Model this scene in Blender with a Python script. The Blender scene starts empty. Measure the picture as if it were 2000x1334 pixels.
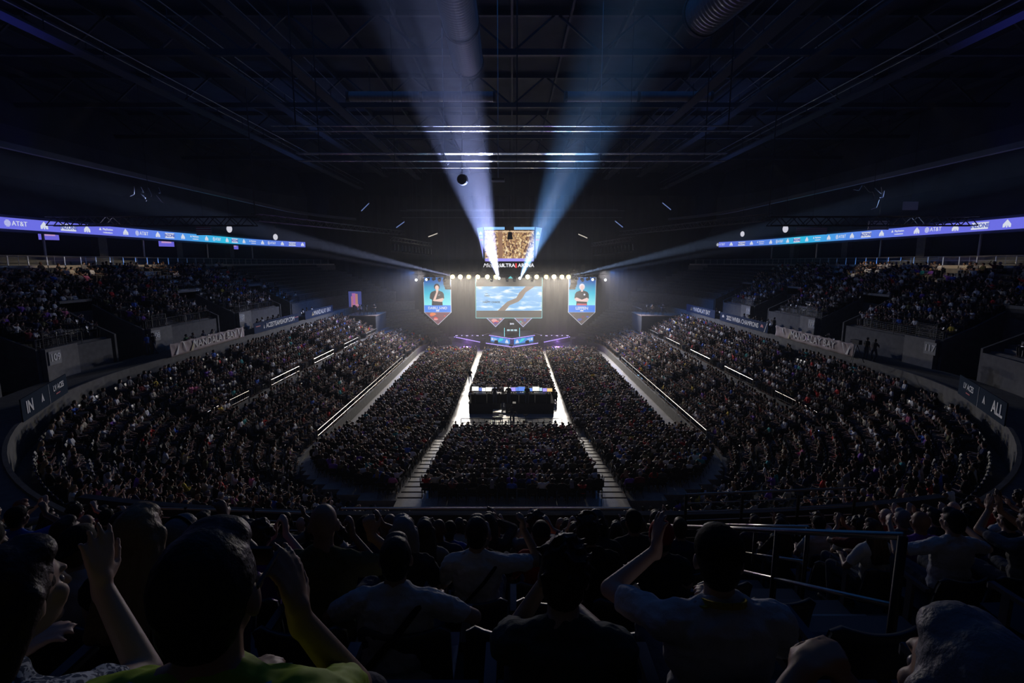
import bpy, math, random
import numpy as np
from mathutils import Vector, Matrix, noise
R = math.radians
random.seed(7)
SC = bpy.context.scene
COL = SC.collection
# ------------------------------------------------------------------ camera
THETA = R(8.8)
EYE = Vector((0, 0, 14.0))
cam_d = bpy.data.cameras.new('camera'); cam_d.lens = 18.0; cam_d.sensor_width = 36.0
cam_d.clip_start = 0.05; cam_d.clip_end = 400
cam = bpy.data.objects.new('camera', cam_d); COL.objects.link(cam)
cam.location = EYE; cam.rotation_euler = (R(90) - THETA, 0, 0)
SC.camera = cam
# ------------------------------------------------------------------ render look
vs = SC.view_settings
vs.view_transform = 'Standard'; vs.look = 'None'; vs.gamma = 1.0; vs.use_curve_mapping = False
vs.exposure = 0.0
cy = SC.cycles
cy.use_denoising = True
cy.max_bounces = 4; cy.diffuse_bounces = 1; cy.glossy_bounces = 2; cy.transmission_bounces = 2
cy.volume_bounces = 0; cy.transparent_max_bounces = 6
cy.sample_clamp_indirect = 2.0; cy.caustics_reflective = False; cy.caustics_refractive = False
cy.use_light_tree = True
cy.use_adaptive_sampling = True; cy.adaptive_threshold = 0.02
# ------------------------------------------------------------------ world: the faint blue ambience of the dark hall
w = bpy.data.worlds.new('hall_ambience'); SC.world = w; w.use_nodes = True
bg = w.node_tree.nodes['Background']
bg.inputs['Color'].default_value = (0.10, 0.25, 0.55, 1); bg.inputs['Strength'].default_value = 0.0
AMBIENT = 1.0
# ------------------------------------------------------------------ lamps
def spot(name, loc, target, power, col, angle, blend=0.5, rad=0.1):
    d = bpy.data.lights.new(name, 'SPOT'); d.energy = power; d.color = col
    d.spot_size = R(angle); d.spot_blend = blend; d.shadow_soft_size = rad
    o = bpy.data.objects.new(name, d); COL.objects.link(o)
    o.location = loc
    o.rotation_euler = (Vector(target) - Vector(loc)).to_track_quat('-Z', 'Y').to_euler()
    return o
def area(name, loc, target, power, col, sx, sy):
    d = bpy.data.lights.new(name, 'AREA'); d.energy = power; d.color = col
    d.shape = 'RECTANGLE'; d.size = sx; d.size_y = sy
    o = bpy.data.objects.new(name, d); COL.objects.link(o)
    o.location = loc
    o.rotation_euler = (Vector(target) - Vector(loc)).to_track_quat('-Z', 'Y').to_euler()
    return o
TRUSS_Y, TRUSS_Z = 86.0, 11.6
WARM = (1.0, 0.92, 0.82)
BLINDER_X = [-9.9, -8.6, -7.2, -5.7, -4.1, -2.7, 2.6, 4.1, 5.7, 7.0, 8.3, 9.4]
for i, x in enumerate(BLINDER_X):           # the audience blinders on the stage truss
    spot('blinder_light', (x, TRUSS_Y - 0.35, TRUSS_Z), (x * 1.3, 60, -4.0), 8600, WARM, 80, 1.0, 0.22)
BEAMS = [(-2.15, -2.3, 22.0, 23.3), (1.3, 4.3, 30.2, 21.4)]
BY = TRUSS_Y - 1.2
spot('beam_light', (-2.15, BY, 11.2), (-3.35, 22.0, 23.4), 2100000, (0.42, 0.50, 1.0), 4.0, 0.45, 0.12)
spot('beam_light', (-2.15, BY, 11.2), (-2.55, 22.0, 23.0), 900000, (0.75, 0.66, 1.0), 2.0, 0.5, 0.12)
spot('beam_light', (1.3, BY, 11.2), (4.2, 30.2, 21.5), 1100000, (0.22, 0.48, 1.0), 4.2, 0.8, 0.12)
spot('beam_light', (1.35, BY, 11.2), (3.9, 30.2, 21.5), 650000, (0.85, 0.78, 0.9), 1.3, 0.4, 0.12)
spot('beam_light', (-9.9, BY, 11.8), (-27.5, 58, 17.4), 2600000, (0.45, 0.55, 1.0), 3.6, 0.7, 0.12)
spot('beam_light', (-9.9, BY, 11.5), (-27.5, 58, 15.9), 900000, (0.6, 0.6, 0.9), 1.8, 0.8, 0.12)
spot('beam_light', (9.6, BY, 11.8), (27.5, 58, 17.4), 2300000, (0.36, 0.55, 1.0), 3.6, 0.7, 0.12)
spot('beam_light', (9.6, BY, 11.5), (27.5, 58, 15.9), 1000000, (0.45, 0.6, 1.0), 1.8, 0.8, 0.12)
for sg in (-1, 1):                          # washes from the side trusses on the side stands
    spot('wash_light', (sg * 14.5, TRUSS_Y - 0.4, 12.6), (sg * 21, 66, 3), 25000, (0.92, 0.9, 1.0), 58, 1.0, 0.3)
    spot('blue_haze_fill', (sg * 16.2, TRUSS_Y - 0.6, 12.6), (sg * 26, 60, -4), 7000, (0.06, 0.26, 1.0), 90, 1.0, 0.1)  # blue flood is an added fill that tints the haze navy
    # blue uplights in the roof void
    spot('roof_light', (sg * 27, 30, 20), (sg * 30, 24, 31), 900, (0.08, 0.1, 1.0), 120, 1.0, 0.3)
    spot('roof_light', (sg * 12, 18, 22), (sg * 12, 17, 31), 500, (0.08, 0.12, 1.0), 120, 1.0, 0.3)
    spot('roof_light', (sg * 22, 62, 19), (sg * 25, 60, 31), 700, (0.1, 0.25, 1.0), 130, 1.0, 0.3)
    # the lit foot of the balcony
    for yy in (34, 44, 54):
        spot('balcony_light', (sg * 26, yy, 24.0), (sg * 38.3, yy, 13.8), 3500, (1.0, 0.80, 0.58), 24, 0.8, 0.2)
area('blue_shadow_fill', (0, 40, 30.5), (0, 40, 0), 800, (0.05, 0.28, 1.0), 50, 70)   # added blue fill for the shadows, not a lamp of the hall
# ------------------------------------------------------------------ helpers
MATS = {}
def mat(name, col, rough=0.7, metal=0.0, spec=0.5, emit=None, estr=0.0, sample=True, bump=0, bscale=30, var=0.0, aniso=None):
    if name in MATS: return MATS[name]
    m = bpy.data.materials.new(name); m.use_nodes = True
    nt = m.node_tree; b = nt.nodes['Principled BSDF']
    b.inputs['Base Color'].default_value = (*col, 1)
    b.inputs['Roughness'].default_value = rough; b.inputs['Metallic'].default_value = metal
    b.inputs['Specular IOR Level'].default_value = spec
    if emit is not None:
        b.inputs['Emission Color'].default_value = (*emit, 1); b.inputs['Emission Strength'].default_value = estr
        if not sample: m.cycles.emission_sampling = 'NONE'
    if var > 0 or bump > 0:
        tc = nt.nodes.new('ShaderNodeTexCoord'); nz = nt.nodes.new('ShaderNodeTexNoise')
        nz.inputs['Scale'].default_value = bscale; nz.inputs['Detail'].default_value = 4
        nt.links.new(tc.outputs['Object'], nz.inputs['Vector'])
        if bump > 0:
            bp = nt.nodes.new('ShaderNodeBump'); bp.inputs['Strength'].default_value = bump
            bp.inputs['Distance'].default_value = 0.02
            nt.links.new(nz.outputs['Fac'], bp.inputs['Height']); nt.links.new(bp.outputs['Normal'], b.inputs['Normal'])
        if var > 0:
            rp = nt.nodes.new('ShaderNodeValToRGB')
            rp.color_ramp.elements[0].position = 0.3; rp.color_ramp.elements[1].position = 0.7
            rp.color_ramp.elements[0].color = (*[c * (1 - var) for c in col], 1)
            rp.color_ramp.elements[1].color = (*[min(1, c * (1 + var)) for c in col], 1)
            nt.links.new(nz.outputs['Fac'], rp.inputs['Fac']); nt.links.new(rp.outputs['Color'], b.inputs['Base Color'])
    MATS[name] = m
    return m
def emat(name, col, strength, sample=True):
    if name in MATS: return MATS[name]
    m = bpy.data.materials.new(name); m.use_nodes = True; nt = m.node_tree
    nt.nodes.remove(nt.nodes['Principled BSDF'])
    e = nt.nodes.new('ShaderNodeEmission'); e.inputs['Color'].default_value = (*col, 1); e.inputs['Strength'].default_value = strength
    nt.links.new(e.outputs[0], nt.nodes['Material Output'].inputs['Surface'])
    if not sample: m.cycles.emission_sampling = 'NONE'
    MATS[name] = m
    return m
def mesh_obj(name, me, m=None, parent=None):
    o = bpy.data.objects.new(name, me); COL.objects.link(o)
    if m is not None:
        me.materials.clear(); me.materials.append(m)
    if parent is not None: o.parent = parent
    return o
class MB:
    def __init__(s): s.v = []; s.f = []
    def add(s, vs, fs):
        n = len(s.v); s.v.extend([tuple(v) for v in vs]); s.f.extend([tuple(i + n for i in f) for f in fs]); return s
    def box(s, c, d, rot=None):
        hx, hy, hz = d[0] / 2, d[1] / 2, d[2] / 2; c = Vector(c)
        vs = [Vector((x, y, z)) for x in (-hx, hx) for y in (-hy, hy) for z in (-hz, hz)]
        if rot is not None: vs = [rot @ v for v in vs]
        return s.add([v + c for v in vs], [(0, 1, 3, 2), (4, 6, 7, 5), (0, 4, 5, 1), (2, 3, 7, 6), (0, 2, 6, 4), (1, 5, 7, 3)])
    def bar(s, p, q, w, h=None, up=(0, 0, 1)):
        p, q = Vector(p), Vector(q); h = h or w; d = (q - p); L = d.length
        if L < 1e-6: return s
        d = d / L; u = Vector(up)
        if abs(d.dot(u)) > 0.99: u = Vector((1, 0, 0))
        x = d.cross(u).normalized(); z = x.cross(d)
        return s.box((p + q) / 2, (w, L, h), Matrix((x, d, z)).transposed())
    def tube(s, p, q, r, n=8, r2=None):
        p, q = Vector(p), Vector(q); d = q - p
        if d.length < 1e-6: return s
        d.normalize(); u = Vector((0, 0, 1)) if abs(d.z) < 0.95 else Vector((1, 0, 0))
        x = d.cross(u).normalized(); y = d.cross(x); r2 = r if r2 is None else r2
        vs = []
        for c, rr in ((p, r), (q, r2)):
            vs += [c + x * rr * math.cos(2 * math.pi * i / n) + y * rr * math.sin(2 * math.pi * i / n) for i in range(n)]
        fs = [(i, (i + 1) % n, n + (i + 1) % n, n + i) for i in range(n)] + [tuple(range(n - 1, -1, -1)), tuple(range(n, 2 * n))]
        return s.add(vs, fs)
    def path(s, pts, r, n=8):
        for a, b in zip(pts[:-1], pts[1:]): s.tube(a, b, r, n)
        return s
    def prism(s, poly, d, origin=(0, 0, 0), ax=(1, 0, 0), ay=(0, 0, 1)):      # polygon in the ax/ay plane, thickness d along ax x ay
        ax, ay, o = Vector(ax), Vector(ay), Vector(origin); n = ax.cross(ay).normalized() * d; k = len(poly)
        a = [o + ax * x + ay * y for x, y in poly]
        return s.add(a + [v + n for v in a], [tuple(range(k - 1, -1, -1)), tuple(range(k, 2 * k))] + [(i, (i + 1) % k, k + (i + 1) % k, k + i) for i in range(k)])
    def mesh(s, name):
        me = bpy.data.meshes.new(name); me.from_pydata(s.v, [], s.f); me.update(); return me
    def build(s, name, m, parent=None, smooth=False):
        me = s.mesh(name)
        if smooth: me.polygons.foreach_set('use_smooth', [True] * len(me.polygons))
        return mesh_obj(name, me, m, parent)
def tag(o, label=None, cat=None, group=None, kind=None):
    if label: o['label'] = label
    if cat: o['category'] = cat
    if group: o['group'] = group
    if kind: o['kind'] = kind
    return o
def struct(o): o['kind'] = 'structure'; return o
def empty(name, loc, rz=0):
    o = bpy.data.objects.new(name, None); COL.objects.link(o); o.location = loc; o.rotation_euler = (0, 0, rz); o.empty_display_size = 0.2
    return o
KIDS = {}
def copy_tree(o, parent=None):
    c = o.copy(); COL.objects.link(c)
    if parent is not None: c.parent = parent
    for ch in o.children: copy_tree(ch, c)
    return c
_txt = {}
def text_mesh(s, size=1.0, shear=0.0, bold=0.0, ext=0.01, spacing=1.0):
    k = (s, size, shear, bold, ext, spacing)
    if k in _txt: return _txt[k]
    c = bpy.data.curves.new('lettering', 'FONT'); c.body = s; c.size = size; c.align_x = 'CENTER'; c.align_y = 'CENTER'
    c.shear = shear; c.offset = bold; c.extrude = ext; c.resolution_u = 3; c.space_character = spacing
    o = bpy.data.objects.new('t', c); COL.objects.link(o)
    dg = bpy.context.evaluated_depsgraph_get(); dg.update()
    me = bpy.data.meshes.new_from_object(o.evaluated_get(dg)); me.name = 'lettering'
    bpy.data.objects.remove(o); bpy.data.curves.remove(c)
    _txt[k] = me
    return me
def frame(origin, ax, ay):                   # local x,y -> ax, ay (the face normal is ax x ay)
    ax, ay = Vector(ax).normalized(), Vector(ay).normalized(); n = ax.cross(ay)
    M = Matrix((ax, ay, n)).transposed().to_4x4(); M.translation = Vector(origin); return M
def text(s, size, origin, ax, ay, m, parent, name='lettering', **k):
    me = text_mesh(s, size, **k).copy()
    o = mesh_obj(name, me, m, parent); o.matrix_basis = frame(origin, ax, ay)
    return o
def poly_obj(name, poly, origin, ax, ay, m, parent, d=0.01):
    mb = MB(); mb.prism([(x, y) for x, y in poly], d)
    # prism above builds in x/z; rebuild in the frame directly
    mb = MB(); mb.prism(poly, d, (0, 0, 0), (1, 0, 0), (0, 1, 0))
    o = mb.build(name, m, parent); o.matrix_basis = frame(origin, ax, ay); return o
def camproj(p):
    d = Vector(p) - EYE
    c, s = math.cos(THETA), math.sin(THETA)
    zc = d.y * c - d.z * s; yc = -(d.z * c + d.y * s)
    return (1000 + 1000 * d.x / zc, 667 + 1000 * yc / zc, zc) if zc > 0.01 else (-1, -1, -1)
def W(px, py, zc):                            # a measured sight line turned into a place in the hall
    x, y = (px - 1000) / 1000 * zc, (py - 667) / 1000 * zc
    c, s = math.cos(THETA), math.sin(THETA)
    return Vector((x, zc * c - y * s, 14 - zc * s - y * c))
# the oval of the bowl: base curve (u = 0) with outward normals
NY, RC, XC, YC, YF = 23.5, 12.0, 2.1, 35.5, 78.0
def half_path(sg, far=48, step=3):
    out = []
    for x in (0.0, 1.05): out.append(((sg * x, NY), (0, -1)))
    for i in range(0, 91, step):
        a = R(i); out.append(((sg * (XC + RC * math.sin(a)), YC - RC * math.cos(a)), (sg * math.sin(a), -math.cos(a))))
    for y in np.arange(YC + 2.5, YF, 2.5): out.append(((sg * (XC + RC), float(y)), (sg, 0)))
    for i in range(0, far + 1, step):
        a = R(i); out.append(((sg * (XC + RC * math.cos(a)), YF + RC * math.sin(a)), (sg * math.cos(a), math.sin(a))))
    return out
def full_path(**k):
    l = half_path(-1, **k)[::-1]; r = half_path(1, **k)
    return l[:-1] + r
def off(b, u): return (b[0][0] + b[1][0] * u, b[0][1] + b[1][1] * u)
def sweep(profile, path, mb=None, closed=False):
    mb = mb or MB(); n = len(profile); vs = []
    for b in path:
        for u, h in profile:
            x, y = off(b, u); vs.append((x, y, h))
    fs = []
    for i in range(len(path) - 1):
        for j in range(n if closed else n - 1):
            k = (j + 1) % n
            fs.append((i * n + j, (i + 1) * n + j, (i + 1) * n + k, i * n + k))
    if closed:
        fs.append(tuple(range(n))); fs.append(tuple((len(path) - 1) * n + j for j in range(n - 1, -1, -1)))
    return mb.add(vs, fs)
def bpath(sg, u, y0, y1, n=12):               # piece of the side between two depths (measured at offset u)
    pts = []
    fine = half_path(sg, step=1)
    dense = []
    for a, b in zip(fine[:-1], fine[1:]):
        for k in range(6):
            t = k / 6
            N = Vector((a[1][0] * (1 - t) + b[1][0] * t, a[1][1] * (1 - t) + b[1][1] * t)).normalized()
            dense.append(((a[0][0] * (1 - t) + b[0][0] * t, a[0][1] * (1 - t) + b[0][1] * t), (N.x, N.y)))
    return [b for b in dense if y0 <= off(b, u)[1] <= y1 and abs(b[0][0]) > 2]
# materials of the house
M_CONC = mat('concrete', (0.19, 0.185, 0.18), 0.85, bump=0.3, bscale=3, var=0.15)
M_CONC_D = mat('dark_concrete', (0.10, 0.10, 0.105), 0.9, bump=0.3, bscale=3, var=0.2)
M_BLACK = mat('black_paint', (0.012, 0.012, 0.014), 0.7, spec=0.15)
M_STEEL_B = mat('black_steel', (0.03, 0.03, 0.034), 0.45, 0.3)
M_RAIL = mat('brushed_rail', (0.75, 0.70, 0.62), 0.28, 0.9)
M_DRAPE = mat('black_drape', (0.012, 0.013, 0.016), 0.95, bump=0.4, bscale=6)
M_WHITE_L = mat('white_vinyl_print', (0.9, 0.9, 0.88), 0.7)
M_NAVY = mat('navy_vinyl', (0.01, 0.03, 0.09), 0.9, spec=0.1)
# ------------------------------------------------------------------ the hall shell
def floor_material():
    m = mat('arena_floor', (0.42, 0.40, 0.38), 0.34, var=0.12, bscale=0.9)
    return m
fl = MB().box((0, 47, -0.15), (96, 112, 0.3)).build('floor', floor_material()); struct(fl)
M_SHELL = mat('hall_shell', (0.02, 0.022, 0.028), 0.9, var=0.3, bscale=0.5)
M_ROOF = mat('roof_deck', (0.035, 0.04, 0.055), 0.8, var=0.4, bscale=0.4)
struct(MB().box((0, 47, 31.2), (96, 112, 0.3)).build('ceiling', M_ROOF))
struct(MB().box((-47.8, 47, 15.6), (0.4, 112, 31.5)).build('wall_left', M_SHELL))
struct(MB().box((47.8, 47, 15.6), (0.4, 112, 31.5)).build('wall_right', M_SHELL))
struct(MB().box((0, 102.8, 15.6), (96, 0.4, 31.5)).build('wall_far', M_SHELL))
struct(MB().box((0, -8.8, 15.6), (96, 0.4, 31.5)).build('wall_near', M_SHELL))
# ---- lower bowl
PATH = full_path()
LOW_H0, TREAD, RISE_L, RISE_U = 0.9, 0.85, 0.37, 0.45
NL, NU = 13, 10
def low_h(k): return LOW_H0 + RISE_L * k
def low_u(k): return 0.9 + TREAD * k
def up_h(k): return 8.67 + RISE_U * k
def up_u(k): return 15.85 + TREAD * k
pr = [(0.3, 0.0), (0.3, LOW_H0)]
for k in range(NL):
    pr += [(low_u(k) + 0.42, low_h(k)), (low_u(k) + 0.43, low_h(k) + RISE_L)]
pr[-1] = (pr[-1][0], 5.3)
pr += [(12.1, 5.3)]
struct(sweep(pr, PATH).build('lower_seating_tier', M_CONC_D))
struct(sweep([(12.05, 5.0), (12.05, 6.85), (12.2, 6.85), (12.2, 6.75), (15.0, 6.75)], PATH).build('cross_aisle', mat('shade_dimmed_concrete', (0.11, 0.108, 0.105), 0.9, bump=0.3, bscale=3, var=0.2)))  # darker copy of the concrete, the darkness of the near corner put into its colour
# ---- upper bowl with its vomitories
LV = [(27.0, 30.4), (36.8, 40.3), (50.2, 53.6), (63.9, 67.2)]
RV = [(30.8, 34.2), (44.6, 48.0), (58.0, 61.4), (70.5, 73.5)]
SG = {'left': -1, 'right': 1}
struct(sweep([(15.0, 0.2), (15.0, 0.25)], PATH).build('trim_1', M_CONC))
KV = 4
pr = [(up_u(KV) - 0.43, 6.3)]
for k in range(KV, NU - 1):
    pr += [(up_u(k) - 0.42, up_h(k)), (up_u(k) + 0.43, up_h(k))]
pr += [(24.2, 12.75)]
struct(sweep(pr, PATH).build('upper_seating_tier', M_CONC_D))
def tier_front(path):
    pr = [(15.0, 6.3), (15.0, 8.67 + 0.45), (15.15, 8.67 + 0.45), (15.15, 8.67)]
    pr = [(15.0, 6.3), (15.0, 8.55), (15.15, 8.55), (15.15, 8.35)]
    for k in range(0, KV):
        pr += [(up_u(k) - 0.42, up_h(k)), (up_u(k) + 0.43, up_h(k))]
    pr += [(up_u(KV) - 0.42, up_h(KV))]
    mb = sweep(pr, path)
    for b in (path[0], path[-1]):           # end cheeks
        pts = [(*off(b, u), h) for u, h in pr] + [(*off(b, up_u(KV) - 0.42), 6.3)]
        mb.add(pts, [tuple(range(len(pts)))])
    return mb
def pieces(sg, vs):
    edges = [NY - 50]
    full = bpath(sg, 15.0, -100, 200)
    out = []; cur = []
    for b in full:
        y = off(b, 15.0)[1]
        if any(a < y < c for a, c in vs):
            if cur: out.append(cur); cur = []
        else: cur.append(b)
    if cur: out.append(cur)
    return out
NUMS = {-1: ['109', '108', '107', '106'], 1: ['117', '118', '119', '120']}
lp = pieces(-1, LV); rp = pieces(1, RV)
near = lp[0][::-1] + [((0.0, NY), (0, -1))] + rp[0]
for pth in [near] + lp[1:] + rp[1:]:
    struct(tier_front(pth[::3] + [pth[-1]]).build('upper_tier_front', M_CONC_D))
def rail_on(path, u, z0, z1, bars, m, post_every=3, name='guard_rail', r=0.025, rb=0.012, cat='railing', label='', group=None):
    t = empty(name, (*off(path[0], u), z0))
    base = Vector(t.location)
    P = [Vector((*off(b, u), 0)) - Vector((base.x, base.y, 0)) for b in path]
    mb = MB(); mb.path([p + Vector((0, 0, z1 - z0)) for p in P], r, 6); mb.build('top_rail', m, t)
    if bars:
        mb = MB()
        for k in range(bars):
            z = (z1 - z0) * (k + 1) / (bars + 1); mb.path([p + Vector((0, 0, z)) for p in P], rb, 5)
        mb.build('cross_bars', m, t)
    L = 0; last = P[0]; pm = MB().tube((0, 0, 0), (0, 0, z1 - z0), r, 6).mesh('post'); pm.materials.append(m)
    def _post(p): o = bpy.data.objects.new('post', pm); COL.objects.link(o); o.parent = t; o.location = p
    _post(P[0])
    for p in P[1:]:
        L += (p - last).length; last = p
        if L >= post_every or p is P[-1]:
            _post(p); L = 0
    tag(t, label, cat, group); return t
ORD = ['first', 'second', 'third', 'fourth', 'fifth', 'sixth', 'seventh', 'eighth', 'ninth', 'tenth', 'eleventh', 'twelfth', 'thirteenth', 'fourteenth', 'fifteenth',
       'sixteenth', 'seventeenth', 'eighteenth', 'nineteenth', 'twentieth', 'twenty-first', 'twenty-second', 'twenty-third', 'twenty-fourth', 'twenty-fifth',
       'twenty-sixth', 'twenty-seventh', 'twenty-eighth', 'twenty-ninth', 'thirtieth'] + ['thirty-' + o for o in ('first', 'second', 'third', 'fourth', 'fifth', 'sixth', 'seventh', 'eighth', 'ninth')] + ['fortieth'] + ['forty-' + o for o in ('first', 'second', 'third', 'fourth', 'fifth', 'sixth', 'seventh', 'eighth', 'ninth')] + ['fiftieth']
for sg, ps, vs in ((-1, lp, LV), (1, rp, RV)):
    side = 'left' if sg < 0 else 'right'
    for i, p in enumerate(ps[1:]):
        q = [b for b in p if off(b, 15)[1] < (vs[i + 1][0] - 2.4 if i + 1 < len(vs) else 84)]
        rail_on(q[::6] + [q[-1]], 15.08, 8.55, 9.35, 5, M_STEEL_B, 2.0,
                label='grey guard rail on %s upper stand front, %s stretch from the camera' % (side, ORD[i]))
    for i, (a, c) in enumerate(vs):
        pth = bpath(sg, 15.0, a, c)
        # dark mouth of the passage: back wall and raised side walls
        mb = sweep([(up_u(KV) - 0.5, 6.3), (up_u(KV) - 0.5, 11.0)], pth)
        for b in (pth[0], pth[-1]):
            p0 = off(b, 15.0); p1 = off(b, up_u(KV) - 0.4)
            poly = [(*p0, 6.3), (*p1, 6.3), (*p1, up_h(KV) + 0.35), (*off(b, 17.0), 9.75), (*p0, 8.8)]
            n = Vector((-b[1][1], b[1][0], 0)) * 0.09
            mb.add([Vector(v) - n for v in poly] + [Vector(v) + n for v in poly], [(4, 3, 2, 1, 0), (5, 6, 7, 8, 9)] + [(k, (k + 1) % 5, 5 + (k + 1) % 5, 5 + k) for k in range(5)])
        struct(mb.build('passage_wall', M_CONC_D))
        # parapet above the mouth
        b0, b1 = pth[0], pth[-1]
        struct(sweep([(up_u(KV) - 0.5, 10.3), (up_u(KV) - 0.5, 11.2), (up_u(KV) - 0.35, 11.2), (up_u(KV) - 0.35, 10.3)], pth, closed=True).build('passage_parapet', M_CONC))
        # number sign on the wall just beyond the mouth
        if i < 3 + (sg > 0) * 0:
            q = bpath(sg, 15.0, c + 0.15, c + 3.0)
            struct(sweep([(14.7, 6.3), (14.7, 8.75), (14.98, 8.75), (14.98, 6.3)], q, closed=True).build('sign_wall', M_CONC))
            b = q[len(q) // 4]; x, y = off(b, 14.66)
            T = Vector((-b[1][1], b[1][0], 0)) * (1 if sg > 0 else 1)
            n_in = Vector((-b[1][0], -b[1][1], 0)); ax = Vector((0, 0, 1)).cross(n_in)
            s = MB().box((0, 0, 0), (1.05, 0.85, 0.04)).build('section_sign', mat('sign_grey', (0.16, 0.17, 0.18), 0.6))
            s.matrix_basis = frame((x, y, 8.15), ax, (0, 0, 1))
            tag(s, ['section sign reading 109 on concrete, nearest on the left', 'section sign reading 108 over the left cross aisle', 'distant left section sign reading 107', 'section sign reading 117 on concrete, nearest on the right', 'section sign reading 118 over the right cross aisle', 'distant right section sign reading 119'][i + (3 if sg > 0 else 0)], 'sign')
            t = mesh_obj('sign_number', text_mesh(NUMS[sg][i], 0.62, bold=0.015).copy(), M_WHITE_L, s); t.location = (0, 0, 0.03)
            t['label'] = 'white number %s' % NUMS[sg][i]
            # stepped stair rail beside the sign
            q2 = bpath(sg, 15.0, c + 0.3, c + 2.3)
            rail_on(q2[::5] + [q2[-1]], 14.85, 8.75, 9.75, 9, M_STEEL_B, 1.0, 'stair_rail', label='black barred stair rail above the %s %s section sign' % (['nearest', 'middle', 'distant'][i], side))
# ---- balcony above the bowl
struct(sweep([(24.2, 12.5), (23.9, 12.55), (23.9, 13.45), (24.4, 13.45), (24.4, 13.3), (26.0, 13.3), (26.0, 13.75), (27.0, 13.75), (27.0, 14.2), (28.2, 14.2), (28.2, 14.6), (33.0, 14.6)], PATH).build('balcony_deck', M_CONC))
M_GLASS = bpy.data.materials.new('rail_glass'); M_GLASS.use_nodes = True
nt = M_GLASS.node_tree; nt.nodes.remove(nt.nodes['Principled BSDF'])
tr = nt.nodes.new('ShaderNodeBsdfTransparent'); gl = nt.nodes.new('ShaderNodeBsdfGlossy'); gl.inputs['Roughness'].default_value = 0.06
mx = nt.nodes.new('ShaderNodeMixShader'); mx.inputs[0].default_value = 0.03
tr.inputs[0].default_value = (0.8, 0.86, 0.88, 1)
nt.links.new(tr.outputs[0], mx.inputs[1]); nt.links.new(gl.outputs[0], mx.inputs[2]); nt.links.new(mx.outputs[0], nt.nodes['Material Output'].inputs[0])
M_KICK = mat('pale_kick_panel', (0.55, 0.5, 0.43), 0.5)
for sg, side in ((-1, 'left'), (1, 'right')):
    pth = bpath(sg, 24.1, 14, 97)
    x0, y0 = off(pth[0], 24.1)
    t = empty('glass_balustrade', (x0, y0, 13.45)); tag(t, 'glass balustrade along the %s balcony edge with steel posts' % side, 'railing')
    B = Vector((x0, y0, 13.45))
    P = [Vector((*off(b, 24.1), 13.45)) - B for b in pth[::4]]
    MB().path([p + Vector((0, 0, 1.0)) for p in P], 0.03, 6).build('top_rail', M_RAIL, t)
    mb = MB(); mk = MB()
    for a, b in zip(P[:-1], P[1:]):
        mb.add([a + Vector((0, 0, .3)), b + Vector((0, 0, .3)), b + Vector((0, 0, .97)), a + Vector((0, 0, .97))], [(0, 1, 2, 3)])
        mk.bar(a + Vector((0, 0, .15)), b + Vector((0, 0, .15)), 0.05, 0.28)
    mb.build('glass_panels', M_GLASS, t); mk.build('kick_panel', M_KICK, t)
    L = 9; last = P[0]; n = 0
    for p in P:
        L += (p - last).length; last = p
        if L >= 1.45 and n < 58:
            o = MB().box((0, 0, 0.52), (0.05, 0.09, 1.04)).build('post', M_RAIL, t); o.location = p; L = 0; n += 1
    # second rail further back, at the next level
    p2 = bpath(sg, 26.05, 20, 90)
    rail_on(p2[::8], 26.05, 13.75, 14.55, 1, M_RAIL, 2.6, 'suite_rail', 0.02, 0.01, label='thin metal rail along the %s balcony between seat rows' % side)
    # columns
    for i, yy in enumerate((41.8, 54.5, 67.0, 79.5)):
        c = MB().box((sg * 43.2, yy, 16.6), (0.8, 1.15, 4.4)).build('column', M_CONC); struct(c)
        c2 = MB().tube((sg * 42.5, yy + 5.5, 14.2), (sg * 42.5, yy + 5.5, 17.4), 0.11, 8).build('round_post', M_RAIL); struct(c2)
    struct(MB().box((sg * 46.4, 52, 16.6), (0.3, 90, 5.2)).build('concourse_wall', mat('concourse_dark', (0.03, 0.035, 0.05), 0.9)))
    # fascia band that carries the ribbon screen and the slanted wall above it
    pf = bpath(sg, 27.3, 14, 98)
    struct(sweep([(27.15, 16.45), (27.15, 17.85), (27.6, 17.85), (30.5, 21.5), (30.5, 26.0), (33.0, 31.0)], pf[::4]).build('upper_fascia', mat('slanted_wall', (0.06, 0.075, 0.10), 0.85, var=0.3, bscale=0.3)))
    struct(sweep([(27.15, 16.45), (33.2, 16.9)], pf[::4]).build('soffit', M_SHELL))
# ---- ribbon screens
M_RIB = bpy.data.materials.new('ribbon_picture'); M_RIB.use_nodes = True
nt = M_RIB.node_tree; nt.nodes.remove(nt.nodes['Principled BSDF'])
e = nt.nodes.new('ShaderNodeEmission'); tc = nt.nodes.new('ShaderNodeTexCoord'); sp = nt.nodes.new('ShaderNodeSeparateXYZ')
mr = nt.nodes.new('ShaderNodeMapRange'); mr.inputs['From Min'].default_value = 30; mr.inputs['From Max'].default_value = 98
rp = nt.nodes.new('ShaderNodeValToRGB'); cr = rp.color_ramp
cr.elements[0].position = 0.0; cr.elements[0].color = (0.16, 0.15, 0.80, 1)
cr.elements[1].position = 1.0; cr.elements[1].color = (0.13, 0.13, 0.75, 1)
for p, c in ((0.34, (0.15, 0.17, 0.80, 1)), (0.48, (0.10, 0.25, 0.85, 1)), (0.62, (0.04, 0.48, 0.85, 1)), (0.66, (0.03, 0.55, 0.80, 1)), (0.76, (0.09, 0.25, 0.80, 1))):
    x = cr.elements.new(p); x.color = c
nt.links.new(tc.outputs['Object'], sp.inputs[0]); nt.links.new(sp.outputs['Y'], mr.inputs['Value']); nt.links.new(mr.outputs[0], rp.inputs['Fac'])
nt.links.new(rp.outputs['Color'], e.inputs['Color']); e.inputs['Strength'].default_value = 1.0
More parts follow.
